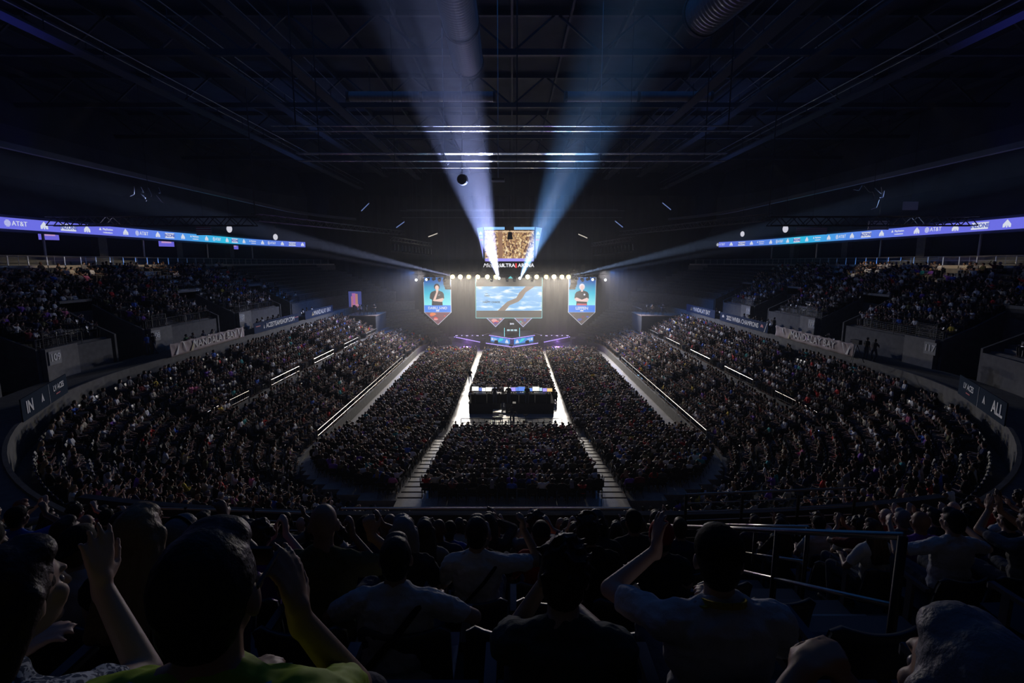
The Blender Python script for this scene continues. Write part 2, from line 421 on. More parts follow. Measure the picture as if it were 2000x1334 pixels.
nt.links.new(e.outputs[0], nt.nodes['Material Output'].inputs[0])
M_LOGO = emat('lit_white_logo', (0.8, 0.85, 1.0), 0.85, False)
def resample(pth, u, ds):
    out = []; last = None; acc = 0
    for b in pth:
        p = Vector(off(b, u))
        if last is None: out.append(b); last = p; acc = 0; continue
        acc += (p - last).length; last = p
        if acc >= ds: out.append(b); acc = 0
    return out
CHEV = [(-0.36, -0.28), (-0.36, -0.02), (0.0, 0.36), (0.36, -0.02), (0.36, -0.28), (0.19, -0.28), (0.06, -0.08), (0.06, -0.3), (-0.06, -0.3), (-0.06, -0.08), (-0.19, -0.28)]
for sg, side in ((-1, 'left'), (1, 'right')):
    pth = bpath(sg, 27.0, 16, 78 + 39 * math.sin(R(25)))
    rb = sweep([(26.95, 16.70), (26.95, 17.60), (27.12, 17.60), (27.12, 16.70)], pth[::3] + [pth[-1]], closed=True).build('ribbon_screen', M_RIB)
    tag(rb, 'long glowing blue ribbon screen on the %s balcony fascia' % side, 'screen')
    ph = {-1: 43.9, 1: 46.6}[sg]; seq = {-1: ['A', 'c', 'I', 'c', 'P', 'c'], 1: ['I', 'c', 'A', 'c', 'P', 'c']}[sg]
    full = bpath(sg, 27.0, 10, 98)
    pos = []; last = None; s = 0
    for b in full:
        p = Vector(off(b, 26.93))
        if last is not None: s += (p - last).length
        last = p; pos.append((s, b))
    ref = min(pos, key=lambda q: abs(off(q[1], 26.93)[1] - (ph - 0.5)))[0] if True else 0
    k0 = -int((ref) / 2.42)
    for k in range(k0, 60):
        tgt = ref + k * 2.42
        if tgt > pos[-1][0]: break
        b = min(pos, key=lambda q: abs(q[0] - tgt))[1]
        if off(b, 27)[1] < 18 or off(b, 27)[1] > 78 + 39 * math.sin(R(24.4)): continue
        x, y = off(b, 26.925); n_in = Vector((-b[1][0], -b[1][1], 0)); ax = Vector((0, 0, 1)).cross(n_in)
        c = seq[k % 6]; O = Vector((x, y, 17.15))
        if c == 'c': poly_obj('chevron_logo', CHEV, O, ax, (0, 0, 1), M_LOGO, rb)
        elif c == 'A':
            text('AT&T', 0.55, O + ax * 0.25, ax, (0, 0, 1), M_LOGO, rb, 'sponsor_lettering')
            mb = MB()
            for q in range(-3, 4):
                hw = math.sqrt(max(0, 0.075 - (q * 0.08) ** 2)); mb.box((0, q * 0.08, 0), (2 * hw, 0.045, 0.01))
            o = mb.build('globe_logo', M_LOGO, rb); o.matrix_basis = frame(O - ax * 0.8, ax, (0, 0, 1))
        elif c == 'I':
            poly_obj('sponsor_box', [(-0.85, -0.3), (0.8, -0.3), (0.85, 0.3), (-0.8, 0.3)], O, ax, (0, 0, 1), M_LOGO, rb)
            text('INZONE', 0.5, O + n_in * 0.02, ax, (0, 0, 1), emat('deep_blue_ink', (0.10, 0.14, 0.6), 0.8, False), rb, 'sponsor_lettering', bold=0.01)
        else:
            text('PlayStation', 0.30, O + ax * 0.1 + Vector((0, 0, 0.13)), ax, (0, 0, 1), M_LOGO, rb, 'sponsor_lettering')
            text('TOURNAMENTS', 0.17, O + ax * 0.05 - Vector((0, 0, 0.2)), ax, (0, 0, 1), M_LOGO, rb, 'sponsor_lettering')
            poly_obj('sponsor_logo', [(-0.16, -0.1), (0.0, 0.16), (0.16, -0.1)], O - ax * 0.88 + Vector((0, 0, 0.12)), ax, (0, 0, 1), M_LOGO, rb)
# ---- televisions and people spots under the ribbon on the left, bright counter on the right
M_TV = emat('tv_picture', (0.16, 0.14, 0.75), 0.9, False)
for i, (px, py, zc, wd) in enumerate(((95, 460, 47.5, 1.6), (325, 474, 64.0, 1.9), (455, 481, 79.0, 1.8))):
    p = W(px, py, zc)
    t = empty('television', p, R(60)); tag(t, ['flat television showing the stage, nearest one under the ribbon screen', 'flat television under ribbon screen beside the second concrete column', 'flat television farthest along under the left ribbon screen'][i], 'television')
    MB().box((0, 0.05, 0), (wd, 0.08, wd * 0.56)).build('casing', M_BLACK, t)
    MB().box((0, 0.0, 0), (wd * 0.94, 0.02, wd * 0.5)).build('picture', M_TV, t)
    MB().box((0, -0.012, 0.1), (wd * 0.6, 0.01, wd * 0.16)).build('picture_glow', emat('tv_pink', (0.6, 0.35, 0.7), 0.9, False), t)
    MB().tube((0, 0.05, wd * 0.28), (0, 0.05, 16.6 - p.z), 0.03).build('ceiling_mount', M_BLACK, t)
# ---- banners along the cross aisle rail
def banner(sg, z0, z1, words, ground, ink, label, split=None, deco=None, cloth=False):
    if z1 < z0: z0, z1 = z1, z0
    def at(zc):
        fine = bpath(sg, 12.0, 10, 90)
        return min(fine, key=lambda b: abs(camproj((*off(b, 12.0), 6.9))[2] - zc))
    b0, b1 = at(z0), at(z1)
    u = 11.98
    p0 = Vector((*off(b0, u), 7.35)); p1 = Vector((*off(b1, u), 7.35))
    if sg > 0: p0, p1 = p1, p0
    ax = (p1 - p0).normalized(); L = (p1 - p0).length; c = (p0 + p1) / 2
    M = frame(c, ax, (0, 0, 1))
    H = 1.05
    if cloth:
        nx = 120; mb = MB(); vs = []; fs = []
        for i in range(nx + 1):
            for j in range(7):
                x = -L / 2 + L * i / nx; y = -H / 2 + H * j / 6
                sag = 0.07 * abs(math.sin(x * 2.3)) * (1 if j == 6 else 0.4)
                z = 0.022 * math.sin(x * 7 + j * 0.8) * (j / 6) + 0.015 * math.sin(x * 3 - j)
                vs.append((x, y - sag * (j > 3), z + 0.06))
        for i in range(nx):
            for j in range(6): a = i * 7 + j; fs.append((a, a + 7, a + 8, a + 1))
        mb.add(vs, fs); o = mb.build('rail_banner', ground, smooth=True)
        sd = o.modifiers.new('t', 'SOLIDIFY'); sd.thickness = 0.01
    else:
        o = MB().box((0, 0, 0), (L, H, 0.05)).build('rail_banner', ground)
    o.matrix_basis = M; tag(o, label, 'banner')
    for s, x, y, size, kk in words:
        t = mesh_obj('lettering', text_mesh(s, size, **kk).copy(), ink, o); t.location = (x * L / 2, y, 0.115 if cloth else 0.04)
    for poly, x, y, m in (deco or []):
        d = MB().prism(poly, 0.012, (0, 0, 0), (1, 0, 0), (0, 1, 0)).build('emblem', m, o); d.location = (x * L / 2, y, 0.11 if cloth else 0.035)
    return o
M_BAN = mat('cream_mauve_cloth', (0.42, 0.34, 0.33), 0.8, bump=0.2, bscale=4)
M_GOLD = mat('gold_print', (0.45, 0.36, 0.14), 0.6); M_RED = mat('red_print', (0.5, 0.03, 0.05), 0.6)
TRI = [(-0.3, -0.42), (0.25, 0.42), (0.0, -0.42)]; TRI2 = [(-0.25, 0.4), (-0.1, 0.4), (0.2, -0.4)]
SUN = [(-0.3, -0.1), (-0.28, 0.1), (-0.12, 0.24), (0.12, 0.24), (0.28, 0.1), (0.3, -0.1), (0.12, -0.05), (-0.12, -0.05)]
SWAN = [(-0.4, -0.25), (-0.1, 0.25), (0.05, 0.2), (-0.05, 0.0), (0.2, -0.05), (0.45, 0.22), (0.4, -0.05), (0.1, -0.25)]
banner(-1, 38.9, 49.7, [('MANDALAY BAY', 0.12, 0.0, 0.85, dict(spacing=1.05))], M_BAN, mat('silver_print', (0.72, 0.7, 0.68), 0.5), 'pale cloth banner with serif hotel lettering, nearest on left rail', cloth=True,
       deco=[(TRI, -0.85, 0, M_WHITE_L), (TRI2, -0.68, 0, M_WHITE_L), (TRI, -0.5, 0, M_GOLD), (TRI2, -0.42, 0, M_WHITE_L), (TRI2, 0.82, 0, M_WHITE_L), (TRI, 0.9, 0, M_WHITE_L)])
banner(-1, 51.7, 62.4, [('ACESTEAMSHOP.COM', 0.12, 0.0, 0.72, dict(bold=0.012))], M_NAVY, M_WHITE_L, 'navy banner with white web shop address on left rail', deco=[([(-.5, -.04), (.5, -.04), (.5, .04), (-.5, .04)], -0.85, 0.15, M_RED), ([(-.5, -.04), (.5, -.04), (.5, .04), (-.5, .04)], 0.9, 0.1, M_RED), ([(-.12, -.2), (.0, .2), (.12, -.2)], -0.62, 0, M_WHITE_L)])
banner(-1, 64.5, 74.5, [('MANDALAY BAY', 0.2, 0.0, 0.85, {})], M_NAVY, M_WHITE_L, 'navy banner with white hotel lettering near the left platform', deco=[(SWAN, -0.5, 0, M_GOLD)])
banner(1, 39.2, 50.4, [('MANDALAY BAY', 0.05, 0.0, 0.85, dict(spacing=1.05))], M_BAN, mat('silver_print', (0.72, 0.7, 0.68), 0.5), 'pale cloth banner with serif hotel lettering, nearest on right rail', cloth=True,
       deco=[(TRI, -0.55, 0, M_GOLD), (TRI2, -0.75, 0, M_WHITE_L), (TRI2, 0.8, 0, M_WHITE_L), (TRI, 0.9, 0, M_WHITE_L)])
banner(1, 52.4, 64.0, [('2022 WNBA CHAMPIONS', 0.0, 0.0, 0.72, dict(bold=0.012))], M_NAVY, M_WHITE_L, 'navy champions banner with white block lettering on right rail', deco=[(SUN, -0.84, 0, M_WHITE_L), (SUN, 0.8, 0, M_RED), ([(-.3, -.5), (-.2, -.5), (.3, .5), (.2, .5)], 0.93, 0, M_WHITE_L)])
banner(1, 66.0, 76.5, [('MANDALAY BAY', 0.12, 0.0, 0.85, {})], M_NAVY, M_WHITE_L, 'navy banner with white hotel lettering near the right platform', deco=[(SWAN, -0.6, 0, M_GOLD)])
MNT = [(-.18, -.2), (.0, .22), (.18, -.2), (0.06, -0.2), (0, -0.02), (-0.06, -0.2)]
banner(-1, 23.2, 28.6, [('IN', -0.72, 0.0, 0.8, dict(bold=0.02)), ('LV ACES', 0.55, 0.12, 0.42, dict(bold=0.01))], mat('slate_vinyl', (0.01, 0.025, 0.05), 0.9, spec=0.1), M_WHITE_L, 'dark slate banner reading IN on the near left corner rail', deco=[(MNT, -0.2, 0.05, M_WHITE_L), ([(-.01, -.5), (.01, -.5), (.01, .5), (-.01, .5)], 0.1, 0, M_WHITE_L), ([(-.3, -.03), (.3, -.03), (.3, .03), (-.3, .03)], 0.5, -0.2, M_RED)])
banner(1, 22.6, 28.4, [('ALL', 0.72, 0.0, 0.8, dict(bold=0.02)), ('LV ACES', -0.5, 0.12, 0.42, dict(bold=0.01))], mat('slate_vinyl', (0.01, 0.025, 0.05), 0.9, spec=0.1), M_WHITE_L, 'dark slate banner reading ALL on the near right corner rail', deco=[(MNT, 0.2, 0.05, M_WHITE_L), ([(-.01, -.5), (.01, -.5), (.01, .5), (-.01, .5)], -0.05, 0, M_WHITE_L), ([(-.3, -.03), (.3, -.03), (.3, .03), (-.3, .03)], -0.5, -0.2, M_RED)])
# ---- rails of the lower bowl
for sg, side in ((-1, 'left'), (1, 'right')):
    q = bpath(sg, 6.5, 30, 80)
    for i in range(5):
        y0 = 33 + i * 9.5; s = [b for b in q if y0 <= off(b, 6.5)[1] <= y0 + 6.2]
        rail_on(s[::6] + [s[-1]], 6.42, 3.2, 4.1, 1, M_RAIL, 1.6, 'aisle_rail', 0.022, 0.012, label='thin steel rail midway up %s lower stand, %s along from the camera' % (side, ORD[i]))
    q = bpath(sg, 0.2, 36, 66)
    rail_on(q[::8] + [q[-1]], 0.25, 0.9, 1.75, 1, M_RAIL, 2.4, 'barrier_rail', 0.03, 0.015, label='steel barrier rail along the front of the %s lower stand' % side)
    q = bpath(sg, 12.1, 40, 80)
# ------------------------------------------------------------------ stage end
M_CURT = mat('backdrop_cloth', (0.008, 0.009, 0.012), 0.95, bump=0.5, bscale=1.5)
def pleated(name, x0, x1, y, z0, z1, amp=0.12, pitch=0.7, m=None):
    n = max(8, int(abs(x1 - x0) / pitch * 4)); vs = []; fs = []
    for i in range(n + 1):
        x = x0 + (x1 - x0) * i / n; yy = y + amp * math.sin(i * math.pi / 2)
        vs += [(x, yy, z0), (x, yy, z1)]
    fs = [(2 * i, 2 * i + 2, 2 * i + 3, 2 * i + 1) for i in range(n)]
    return MB().add(vs, fs).build(name, m or M_CURT)
o = pleated('stage_curtain', -34, 34, 96.5, 0, 26, 0.05, 1.6); tag(o, 'huge black pleated curtain hung behind the stage and screens', 'curtain')
# stage decks
M_DECK = mat('stage_deck', (0.10, 0.09, 0.12), 0.35)
M_PURP = emat('purple_strip', (0.42, 0.30, 1.0), 1.6)
M_CYAN = emat('cyan_strip', (0.3, 0.9, 1.0), 1.3)
st = empty('stage', (0, 79, 0)); tag(st, 'low angular stage with glowing purple edges in front of the big screen', 'stage')
def deck(poly, z0, z1, name, m=M_DECK):
    return MB().prism(poly, z1 - z0, (0, -79, z0), (1, 0, 0), (0, 1, 0)).build(name, m, st)
deck([(0, 79.2), (5.0, 83.8), (10.3, 90.3), (10.3, 93), (-10.3, 93), (-10.3, 90.3), (-5.0, 83.8)], 0, 0.85, 'lower_deck')
deck([(0, 81.4), (3.8, 85.4), (3.8, 92), (-3.8, 92), (-3.8, 85.4)], 0.85, 1.8, 'upper_deck')
for sg in (-1, 1):
    for a, b, z in (((0.05, 79.15), (4.3, 83.05), 0.87), ((5.0, 83.75), (10.3, 90.25), 0.87), ((0, 81.35), (3.85, 85.4), 1.84)):
        MB().bar((sg * a[0], a[1] - 79, z), (sg * b[0], b[1] - 79, z), 0.07, 0.09).build('edge_light', M_PURP, st)
    MB().bar((sg * 5.6, 91 - 79, 1.0), (sg * 3.9, 89.5 - 79, 1.6), 0.05).build('back_rail', M_RAIL, st)
    # the lit front panels under the desk deck
    ax = Vector((4.0, 4.15, 0)).normalized() if sg > 0 else Vector((4.0, -4.15, 0)).normalized()
    c = Vector((sg * 1.95, 83.35 - 79 - 0.06, 1.3))
    if sg < 0: pass
    pn = MB().box((0, 0, 0), (4.6, 0.8, 0.05)).build('front_panel', emat('panel_blue', (0.06, 0.30, 0.85), 0.9), st); pn.matrix_basis = frame(c, ax, (0, 0, 1))
    o = poly_obj('chevron_logo', CHEV, (-sg * 1.65, -0.02, 0.04), (1, 0, 0), (0, 1, 0), M_LOGO, pn); o['label'] = 'white chevron mark'
    poly_obj('panel_stripe', [(-1.0, -0.38), (-0.3, 0.38), (0.6, 0.38), (0.2, 0.0)], (-sg * 0.3, 0, 0.03), (1, 0, 0), (0, 1, 0), emat('panel_teal', (0.05, 0.7, 0.75), 0.9, False), pn)
    poly_obj('panel_badge', [(-0.22, -0.2), (0.22, -0.2), (0.22, 0.2), (-0.22, 0.2)], (sg * 1.9, 0.02, 0.04), (1, 0, 0), (0, 1, 0), M_LOGO, pn)
    for k in range(2): poly_obj('small_text_line', [(-0.4, -0.05), (0.4, -0.05), (0.4, 0.05), (-0.4, 0.05)], (sg * 1.2, 0.1 - 0.2 * k, 0.04), (1, 0, 0), (0, 1, 0), M_LOGO, pn)
    # uplighter floods on the wings, standing on the deck
    for k in range(9):
        x = sg * (5.2 + k * 0.62 + 0.25 * math.sin(k * 2.1)); y = 90.4 - 0.5 * abs(math.sin(k))
        if abs(x) > 10.0: continue
        f = empty('floor_uplight', (x, y, 0.85)); tag(f, 'small purple uplight on the %s wing of stage, %s from the centre' % ('left' if sg < 0 else 'right', ORD[k]), 'light')
        MB().box((0, 0, 0.12), (0.3, 0.3, 0.24)).build('housing', M_BLACK, f)
        MB().tube((0, 0, 0.24), (0, 0, 0.27), 0.11, 10).build('lens', emat('violet_lens', (0.6, 0.5, 1.0), 3.0), f)
        if k % 3 == 0: spot('uplight_beam', (x, y, 1.15), (x + sg * 0.5, y + 0.5, 6), 160, (0.45, 0.2, 1.0), 26, 0.9, 0.08)
    spot('purple_wash', (sg * 7.6, 85.6, 0.7), (sg * 8.5, 79, 0.0), 1500, (0.4, 0.15, 1.0), 110, 0.9, 0.03)
spot('purple_wash', (0, 80.8, 2.6), (0, 81.5, 0), 220, (0.35, 0.2, 1.0), 130, 1.0, 0.03)
# commentary desk with monitors and the two bright posts
dk = empty('match_desk', (0, 84.2, 1.8)); tag(dk, 'dark match desk with monitors between two cyan posts on the stage', 'desk')
MB().box((0, 0, 0.72), (2.3, 0.8, 0.06)).box((-1.05, 0, 0.36), (0.08, 0.7, 0.7)).box((1.05, 0, 0.36), (0.08, 0.7, 0.7)).box((0, -0.3, 0.4), (2.1, 0.05, 0.6)).build('desk_frame', M_BLACK, dk)
for x in (-0.6, 0.0, 0.6):
    mo = MB().box((x, 0.1, 1.05), (0.52, 0.05, 0.34)).box((x, 0.12, 0.82), (0.06, 0.05, 0.16)).box((x, 0.1, 0.76), (0.24, 0.16, 0.02)).build('monitor', M_BLACK, dk)
    MB().box((x, 0.07, 1.05), (0.47, 0.01, 0.28)).build('screen', emat('pale_screen', (0.55, 0.8, 0.9), 0.8, False), mo)
sg_ = MB().box((0, 0.5, 2.05), (0.95, 0.06, 0.5)).tube((-0.4, 0.5, 0), (-0.4, 0.5, 1.9), 0.03).tube((0.4, 0.5, 0), (0.4, 0.5, 1.9), 0.03).build('overhead_sign', M_BLACK, dk)
mesh_obj('lettering', text_mesh('EVO', 0.36, bold=0.02).copy(), M_LOGO, sg_).matrix_basis = frame((0, 0.46, 2.05), (1, 0, 0), (0, 0, 1))
for x in (-1.25, 1.25): MB().box((x, 0.0, 0.7), (0.07, 0.07, 1.5)).build('light_post', M_CYAN, dk)
for x, y in ((-2.6, 83.6), (2.5, 83.7), (-0.15, 79.9)):
    m_ = MB().box((0, 0, 0.16), (0.6, 0.4, 0.32), Matrix.Rotation(0.3, 3, 'X')).build('stage_monitor', M_BLACK); m_.location = (x, y, 0.87)
    tag(m_, {(-2.6): 'black wedge speaker lying on the left stage apron', 2.5: 'black wedge speaker lying on the right stage apron', -0.15: 'black wedge speaker at the front tip of stage'}[x], 'speaker')
for sg in (-1, 1):
    b = MB().box((0, 0, 0.55), (0.9, 0.9, 1.1)).box((0, 0, 1.3), (0.8, 0.7, 0.4)).build('subwoofer', M_BLACK); b.location = (sg * 4.75, 82.6, 0)
    tag(b, 'black speaker stack in the gap of the stage front, %s side' % ('left' if sg < 0 else 'right'), 'speaker')
# ---- main screen
SY = 92.0
sc_ = empty('main_screen', (-0.55, SY, 4.05)); tag(sc_, 'giant central screen showing blue sky and clouds, thin cyan border', 'screen')
SW, SH = 11.9, 7.2
M_SCRBAR = emat('screen_grey_bar', (0.115, 0.105, 0.088), 1.0)
MB().box((0, 0.2, SH / 2), (SW, 0.3, SH)).build('panel', M_SCRBAR, sc_)
M_SKY = bpy.data.materials.new('screen_sky_picture'); M_SKY.use_nodes = True
nt = M_SKY.node_tree; nt.nodes.remove(nt.nodes['Principled BSDF'])
e = nt.nodes.new('ShaderNodeEmission'); tc = nt.nodes.new('ShaderNodeTexCoord')
mp = nt.nodes.new('ShaderNodeMapping'); mp.inputs['Scale'].default_value = (0.16, 1, 0.62); mp.inputs['Rotation'].default_value = (0, R(14), 0); mp.inputs['Location'].default_value = (0.35, 0, 0.2)
nz = nt.nodes.new('ShaderNodeTexNoise'); nz.inputs['Scale'].default_value = 2.2; nz.inputs['Detail'].default_value = 5; nz.inputs['Roughness'].default_value = 0.5
rp = nt.nodes.new('ShaderNodeValToRGB'); cr = rp.color_ramp
cr.elements[0].position = 0.47; cr.elements[0].color = (0.20, 0.47, 0.82, 1); cr.elements[1].position = 0.63; cr.elements[1].color = (0.80, 0.90, 0.98, 1)
x_ = cr.elements.new(0.54); x_.color = (0.32, 0.60, 0.88, 1)
nt.links.new(tc.outputs['Object'], mp.inputs[0]); nt.links.new(mp.outputs[0], nz.inputs['Vector']); nt.links.new(nz.outputs['Fac'], rp.inputs['Fac']); nt.links.new(rp.outputs[0], e.inputs[0])
e.inputs['Strength'].default_value = 1.0; nt.links.new(e.outputs[0], nt.nodes['Material Output'].inputs[0])
sky = MB().box((0, 0.03, 3.5), (11.75, 0.02, 4.35)).build('sky_picture', M_SKY, sc_)
BR = [(-2.0, 1.33), (-0.7, 1.33), (0.1, 2.3), (1.7, 2.95), (2.4, 3.6), (3.0, 4.6), (4.6, 5.67), (3.0, 5.67), (1.9, 4.6), (1.3, 3.6), (-0.3, 2.95), (-1.1, 2.2)]
poly_obj('branch_picture', BR, (0, 0.015, 0), (1, 0, 0), (0, 0, 1), emat('picture_branch', (0.27, 0.215, 0.175), 1.0, False), sc_)
for a, b in (((-SW / 2, 0), (SW / 2, 0)), ((-SW / 2, 0), (-SW / 2, SH)), ((SW / 2, 0), (SW / 2, SH))):
    MB().bar((a[0], 0.0, a[1]), (b[0], 0.0, b[1]), 0.07, 0.07).build('border_light', emat('border_cyan', (0.22, 0.75, 0.82), 1.0, False), sc_)
M_CAP = emat('caption_ink', (0.03, 0.035, 0.05), 1.0, False)
for s, z, sz in (('I-NO', 4.0, 0.36), ('HAPPY CHAOS', 2.85, 0.40)):
    t = mesh_obj('caption', text_mesh(s, sz * 1.15, bold=.012).copy(), M_CAP, sc_); t.matrix_basis = frame((-3.9 + (0.75 if len(s) > 5 else 0), -0.0, z), (1, 0, 0), (0, 0, 1))
for z in (4.4, 3.2): MB().box((-4.0, 0.0, z), (0.5, 0.01, 0.06)).build('caption_line', M_CAP, sc_)
# ---- the shield banners
def art_tri(parent, hw, h, z0, cols, seed):
    rnd = random.Random(seed)
    for k in range(9):
        t = rnd.random() * 0.8; ww = hw * (1 - t) * 0.95
        x = rnd.uniform(-ww, ww) * 0.8; z = z0 - t * h
        lim = hw * (1 - min(0.97, t + 0.12)) - abs(x)
        if lim < 0.1: continue
        r = min(lim, rnd.uniform(0.3, 0.8)); poly = [(x + r * math.cos(a + k) * rnd.uniform(.5, 1), z + 0.6 * r * math.sin(a + k) * rnd.uniform(.5, 1)) for a in np.linspace(0, 6.28, 7)[:-1]]
        o = poly_obj('picture_patch', poly, (0, -0.02 - 0.004 * k, 0), (1, 0, 0), (0, 0, 1), cols[k % len(cols)], parent)
def shield(x, hw, ztop, zs, ztip, name, label, y=90.0):
    s = empty(name, (x, y, 0)); tag(s, label, 'screen')
    p = [(-hw, ztop), (-hw, zs), (0, ztip), (hw, zs), (hw, ztop)]
    q = [(-hw + .07, ztop), (-hw + .07, zs + .04), (0, ztip + .11), (hw - .07, zs + .04), (hw - .07, ztop)]
    o = MB().prism(p[::-1], -0.12, (0, 0.14, 0)).build('lit_edge', emat('white_edge', (0.75, 0.8, 0.95), 0.95, False), s)
    return s, q
G = lambda n, c, st=1.0: emat(n, c, st, False)
M_TEAL = bpy.data.materials.new('banner_picture_teal'); M_TEAL.use_nodes = True
nt = M_TEAL.node_tree; nt.nodes.remove(nt.nodes['Principled BSDF'])
e = nt.nodes.new('ShaderNodeEmission'); tc = nt.nodes.new('ShaderNodeTexCoord'); sp = nt.nodes.new('ShaderNodeSeparateXYZ'); mr = nt.nodes.new('ShaderNodeMapRange')
mr.inputs['From Min'].default_value = 6.0; mr.inputs['From Max'].default_value = 10.6
rp = nt.nodes.new('ShaderNodeValToRGB'); cr = rp.color_ramp; cr.elements[0].color = (0.32, 0.93, 0.93, 1); cr.elements[1].color = (0.02, 0.13, 0.45, 1)
xx = cr.elements.new(0.55); xx.color = (0.05, 0.55, 0.75, 1)
nt.links.new(tc.outputs['Object'], sp.inputs[0]); nt.links.new(sp.outputs['Z'], mr.inputs['Value']); nt.links.new(mr.outputs[0], rp.inputs[0]); nt.links.new(rp.outputs[0], e.inputs[0]); nt.links.new(e.outputs[0], nt.nodes['Material Output'].inputs[0])
for sg, nm in ((-1, 'DARU_I-NO'), (1, 'LEFFEN')):
    x = -13.1 if sg < 0 else 12.3; hw = 2.4
    s, q = shield(x, hw, 11.4, 5.25, 3.0, 'shield_screen', ['tall shield screen left of the stage, dark-haired player on teal', 'tall shield screen right of the stage, pale-haired player with folded arms'][sg > 0])
    MB().prism([(-hw + .08, 6.5), (hw - .08, 6.5), (hw - .08, 11.4), (-hw + .08, 11.4)], 0.02, (0, 0.0, 0)).build('portrait_ground', M_TEAL, s)
    MB().prism([(-hw + .08, 5.3), (hw - .08, 5.3), (hw - .08, 6.52), (-hw + .08, 6.52)], 0.02, (0, -0.002, 0)).build('name_band', G('name_band_blue', (0.06, 0.24, 0.85)), s)
    lo = MB().prism([(0, 3.1), (hw - .08, 5.27), (-hw + .08, 5.27)], 0.02, (0, 0.0, 0)).build('lower_picture', G('picture_mix_%s' % nm[0], (0.22, 0.10, 0.12) if sg < 0 else (0.13, 0.11, 0.10)), s)
    art_tri(s, hw - .1, 2.1, 5.1, [G('p_red', (0.75, 0.09, 0.07)), G('p_pink', (0.75, 0.35, 0.35)), G('p_violet', (0.12, 0.06, 0.30)), G('p_orange', (0.8, 0.25, 0.1))] if sg < 0 else [G('p_brown', (0.24, 0.14, 0.12)), G('p_stone', (0.35, 0.32, 0.30)), G('p_blue', (0.10, 0.12, 0.45)), G('p_plum', (0.2, 0.08, 0.1))], 5 + sg)
    t = mesh_obj('name_lettering', text_mesh(nm, 0.62 if sg < 0 else 0.7, bold=0.02).copy(), M_LOGO, s); t.matrix_basis = frame((0, -0.04, 6.02 if sg < 0 else 5.98), (1, 0, 0), (0, 0, 1))
    MB().box((0, -0.03, 5.57), (0.55, 0.01, 0.26)).build('name_badge', M_LOGO, s)
    SK, HR = (G('pic_skin', (0.80, 0.55, 0.48)), G('pic_hair_dark', (0.04, 0.03, 0.03))) if sg < 0 else (G('pic_skin2', (0.82, 0.60, 0.58)), G('pic_hair_pale', (0.8, 0.75, 0.85)))
    TE = G('pic_tee', (0.045, 0.045, 0.05))
    def P(poly, m, d): poly_obj('player_picture', poly, (-0.05, d, 6.5), (1, 0, 0), (0, 0, 1), m, s)
    def ell(cx, cz, rx, rz, n=18): return [(cx + rx * math.cos(2 * math.pi * i / n), cz + rz * math.sin(2 * math.pi * i / n)) for i in range(n)]
    P([(-.95, 0), (.95, 0), (.9, 1.0), (1.25, 1.25), (1.2, 2.0), (.95, 2.35), (.35, 2.6), (-.35, 2.6), (-.95, 2.35), (-1.2, 2.0), (-1.3, 1.2), (-.9, 1.0)], TE, -0.03)
    P(ell(0.0, 3.25, .50, .56), HR, -0.035); P([(-.16, 2.4), (.16, 2.4), (.17, 2.9), (-.17, 2.9)], SK, -0.04)
    P(ell(0.02, 3.08 if sg < 0 else 3.12, .33, .43), SK, -0.045)
    if sg < 0:
        P([(-.55, .75), (.85, .6), (1.2, 1.15), (1.0, 1.3), (-.3, 1.0)], SK, -0.05); P([(-.75, .8), (-.35, .7), (.25, 2.5), (.3, 2.9), (-.1, 2.9), (-.1, 2.4)], SK, -0.055)
        P([(.2, 1.75), (.55, 1.85), (.55, 1.9), (.2, 1.8)], M_LOGO, -0.056)
    else:
        P([(-1.3, 1.2), (-1.0, .75), (1.0, .6), (1.25, 1.1), (.9, 1.35), (0, 1.0), (-.9, 1.4)], SK, -0.05)
        P(ell(.45, 1.9, .17, .17), M_LOGO, -0.05); P([(-.9, 0), (.9, 0), (.85, .35), (.2, .3), (-.8, .35)], G('pic_red_hem', (0.6, 0.12, 0.15)), -0.05)
for x, mm, lb in ((-2.95, [G('p_red', (0.75, 0.09, 0.07)), G('p_pink', (0.75, 0.35, 0.35)), G('p_violet', (0.12, 0.06, 0.30))], 'small red pennant screen tip hanging under the big screen'), (2.0, [G('p_tealb', (0.05, 0.5, 0.5)), G('p_stone', (0.35, 0.32, 0.30)), G('p_blue', (0.10, 0.12, 0.45))], 'small teal and grey pennant screen tip under the big screen')):
    s = empty('pennant_screen', (x, 91.4, 0)); tag(s, lb, 'screen')
    MB().prism([(0, 2.45), (1.65, 4.1), (-1.65, 4.1)], 0.1, (0, 0.1, 0)).build('lit_edge', G('white_blue_edge', (0.5, 0.55, 0.85)), s)
    MB().prism([(0, 2.6), (1.48, 4.08), (-1.48, 4.08)], 0.02, (0, -0.01, 0)).build('picture', G('p_base', (0.2, 0.12, 0.14)), s)
    art_tri(s, 1.4, 1.4, 3.95, mm, int(x * 10))
# ---- stage truss with blinders and moving heads
def truss_mb(p, q, s=0.4, r=0.028, bay=0.6, n=5):
    p, q = Vector(p), Vector(q); d = q - p; L = d.length; d = d / L
    up = Vector((0, 0, 1)) if abs(d.z) < 0.9 else Vector((0, 1, 0))
    x = d.cross(up).normalized(); z = x.cross(d); mb = MB(); C = [(x * a + z * b) * s / 2 for a in (-1, 1) for b in (-1, 1)]
    for c in C: mb.tube(p + c, q + c, r, n)
    nb = max(2, int(L / bay))
    for i in range(nb):
        a, b = p + d * L * i / nb, p + d * L * (i + 1) / nb
        for j, k in ((0, 1), (2, 3), (0, 2), (1, 3)):
            if i % 2: j, k = k, j
            mb.bar(a + C[j], b + C[k], r * 1.2)
    return mb
def truss(name, p, q, label, s=0.4, r=0.028, bay=0.6, m=None, group=None):
    o = truss_mb(p, q, s, r, bay).build(name, m or M_STEEL_B); tag(o, label, 'truss', group); return o
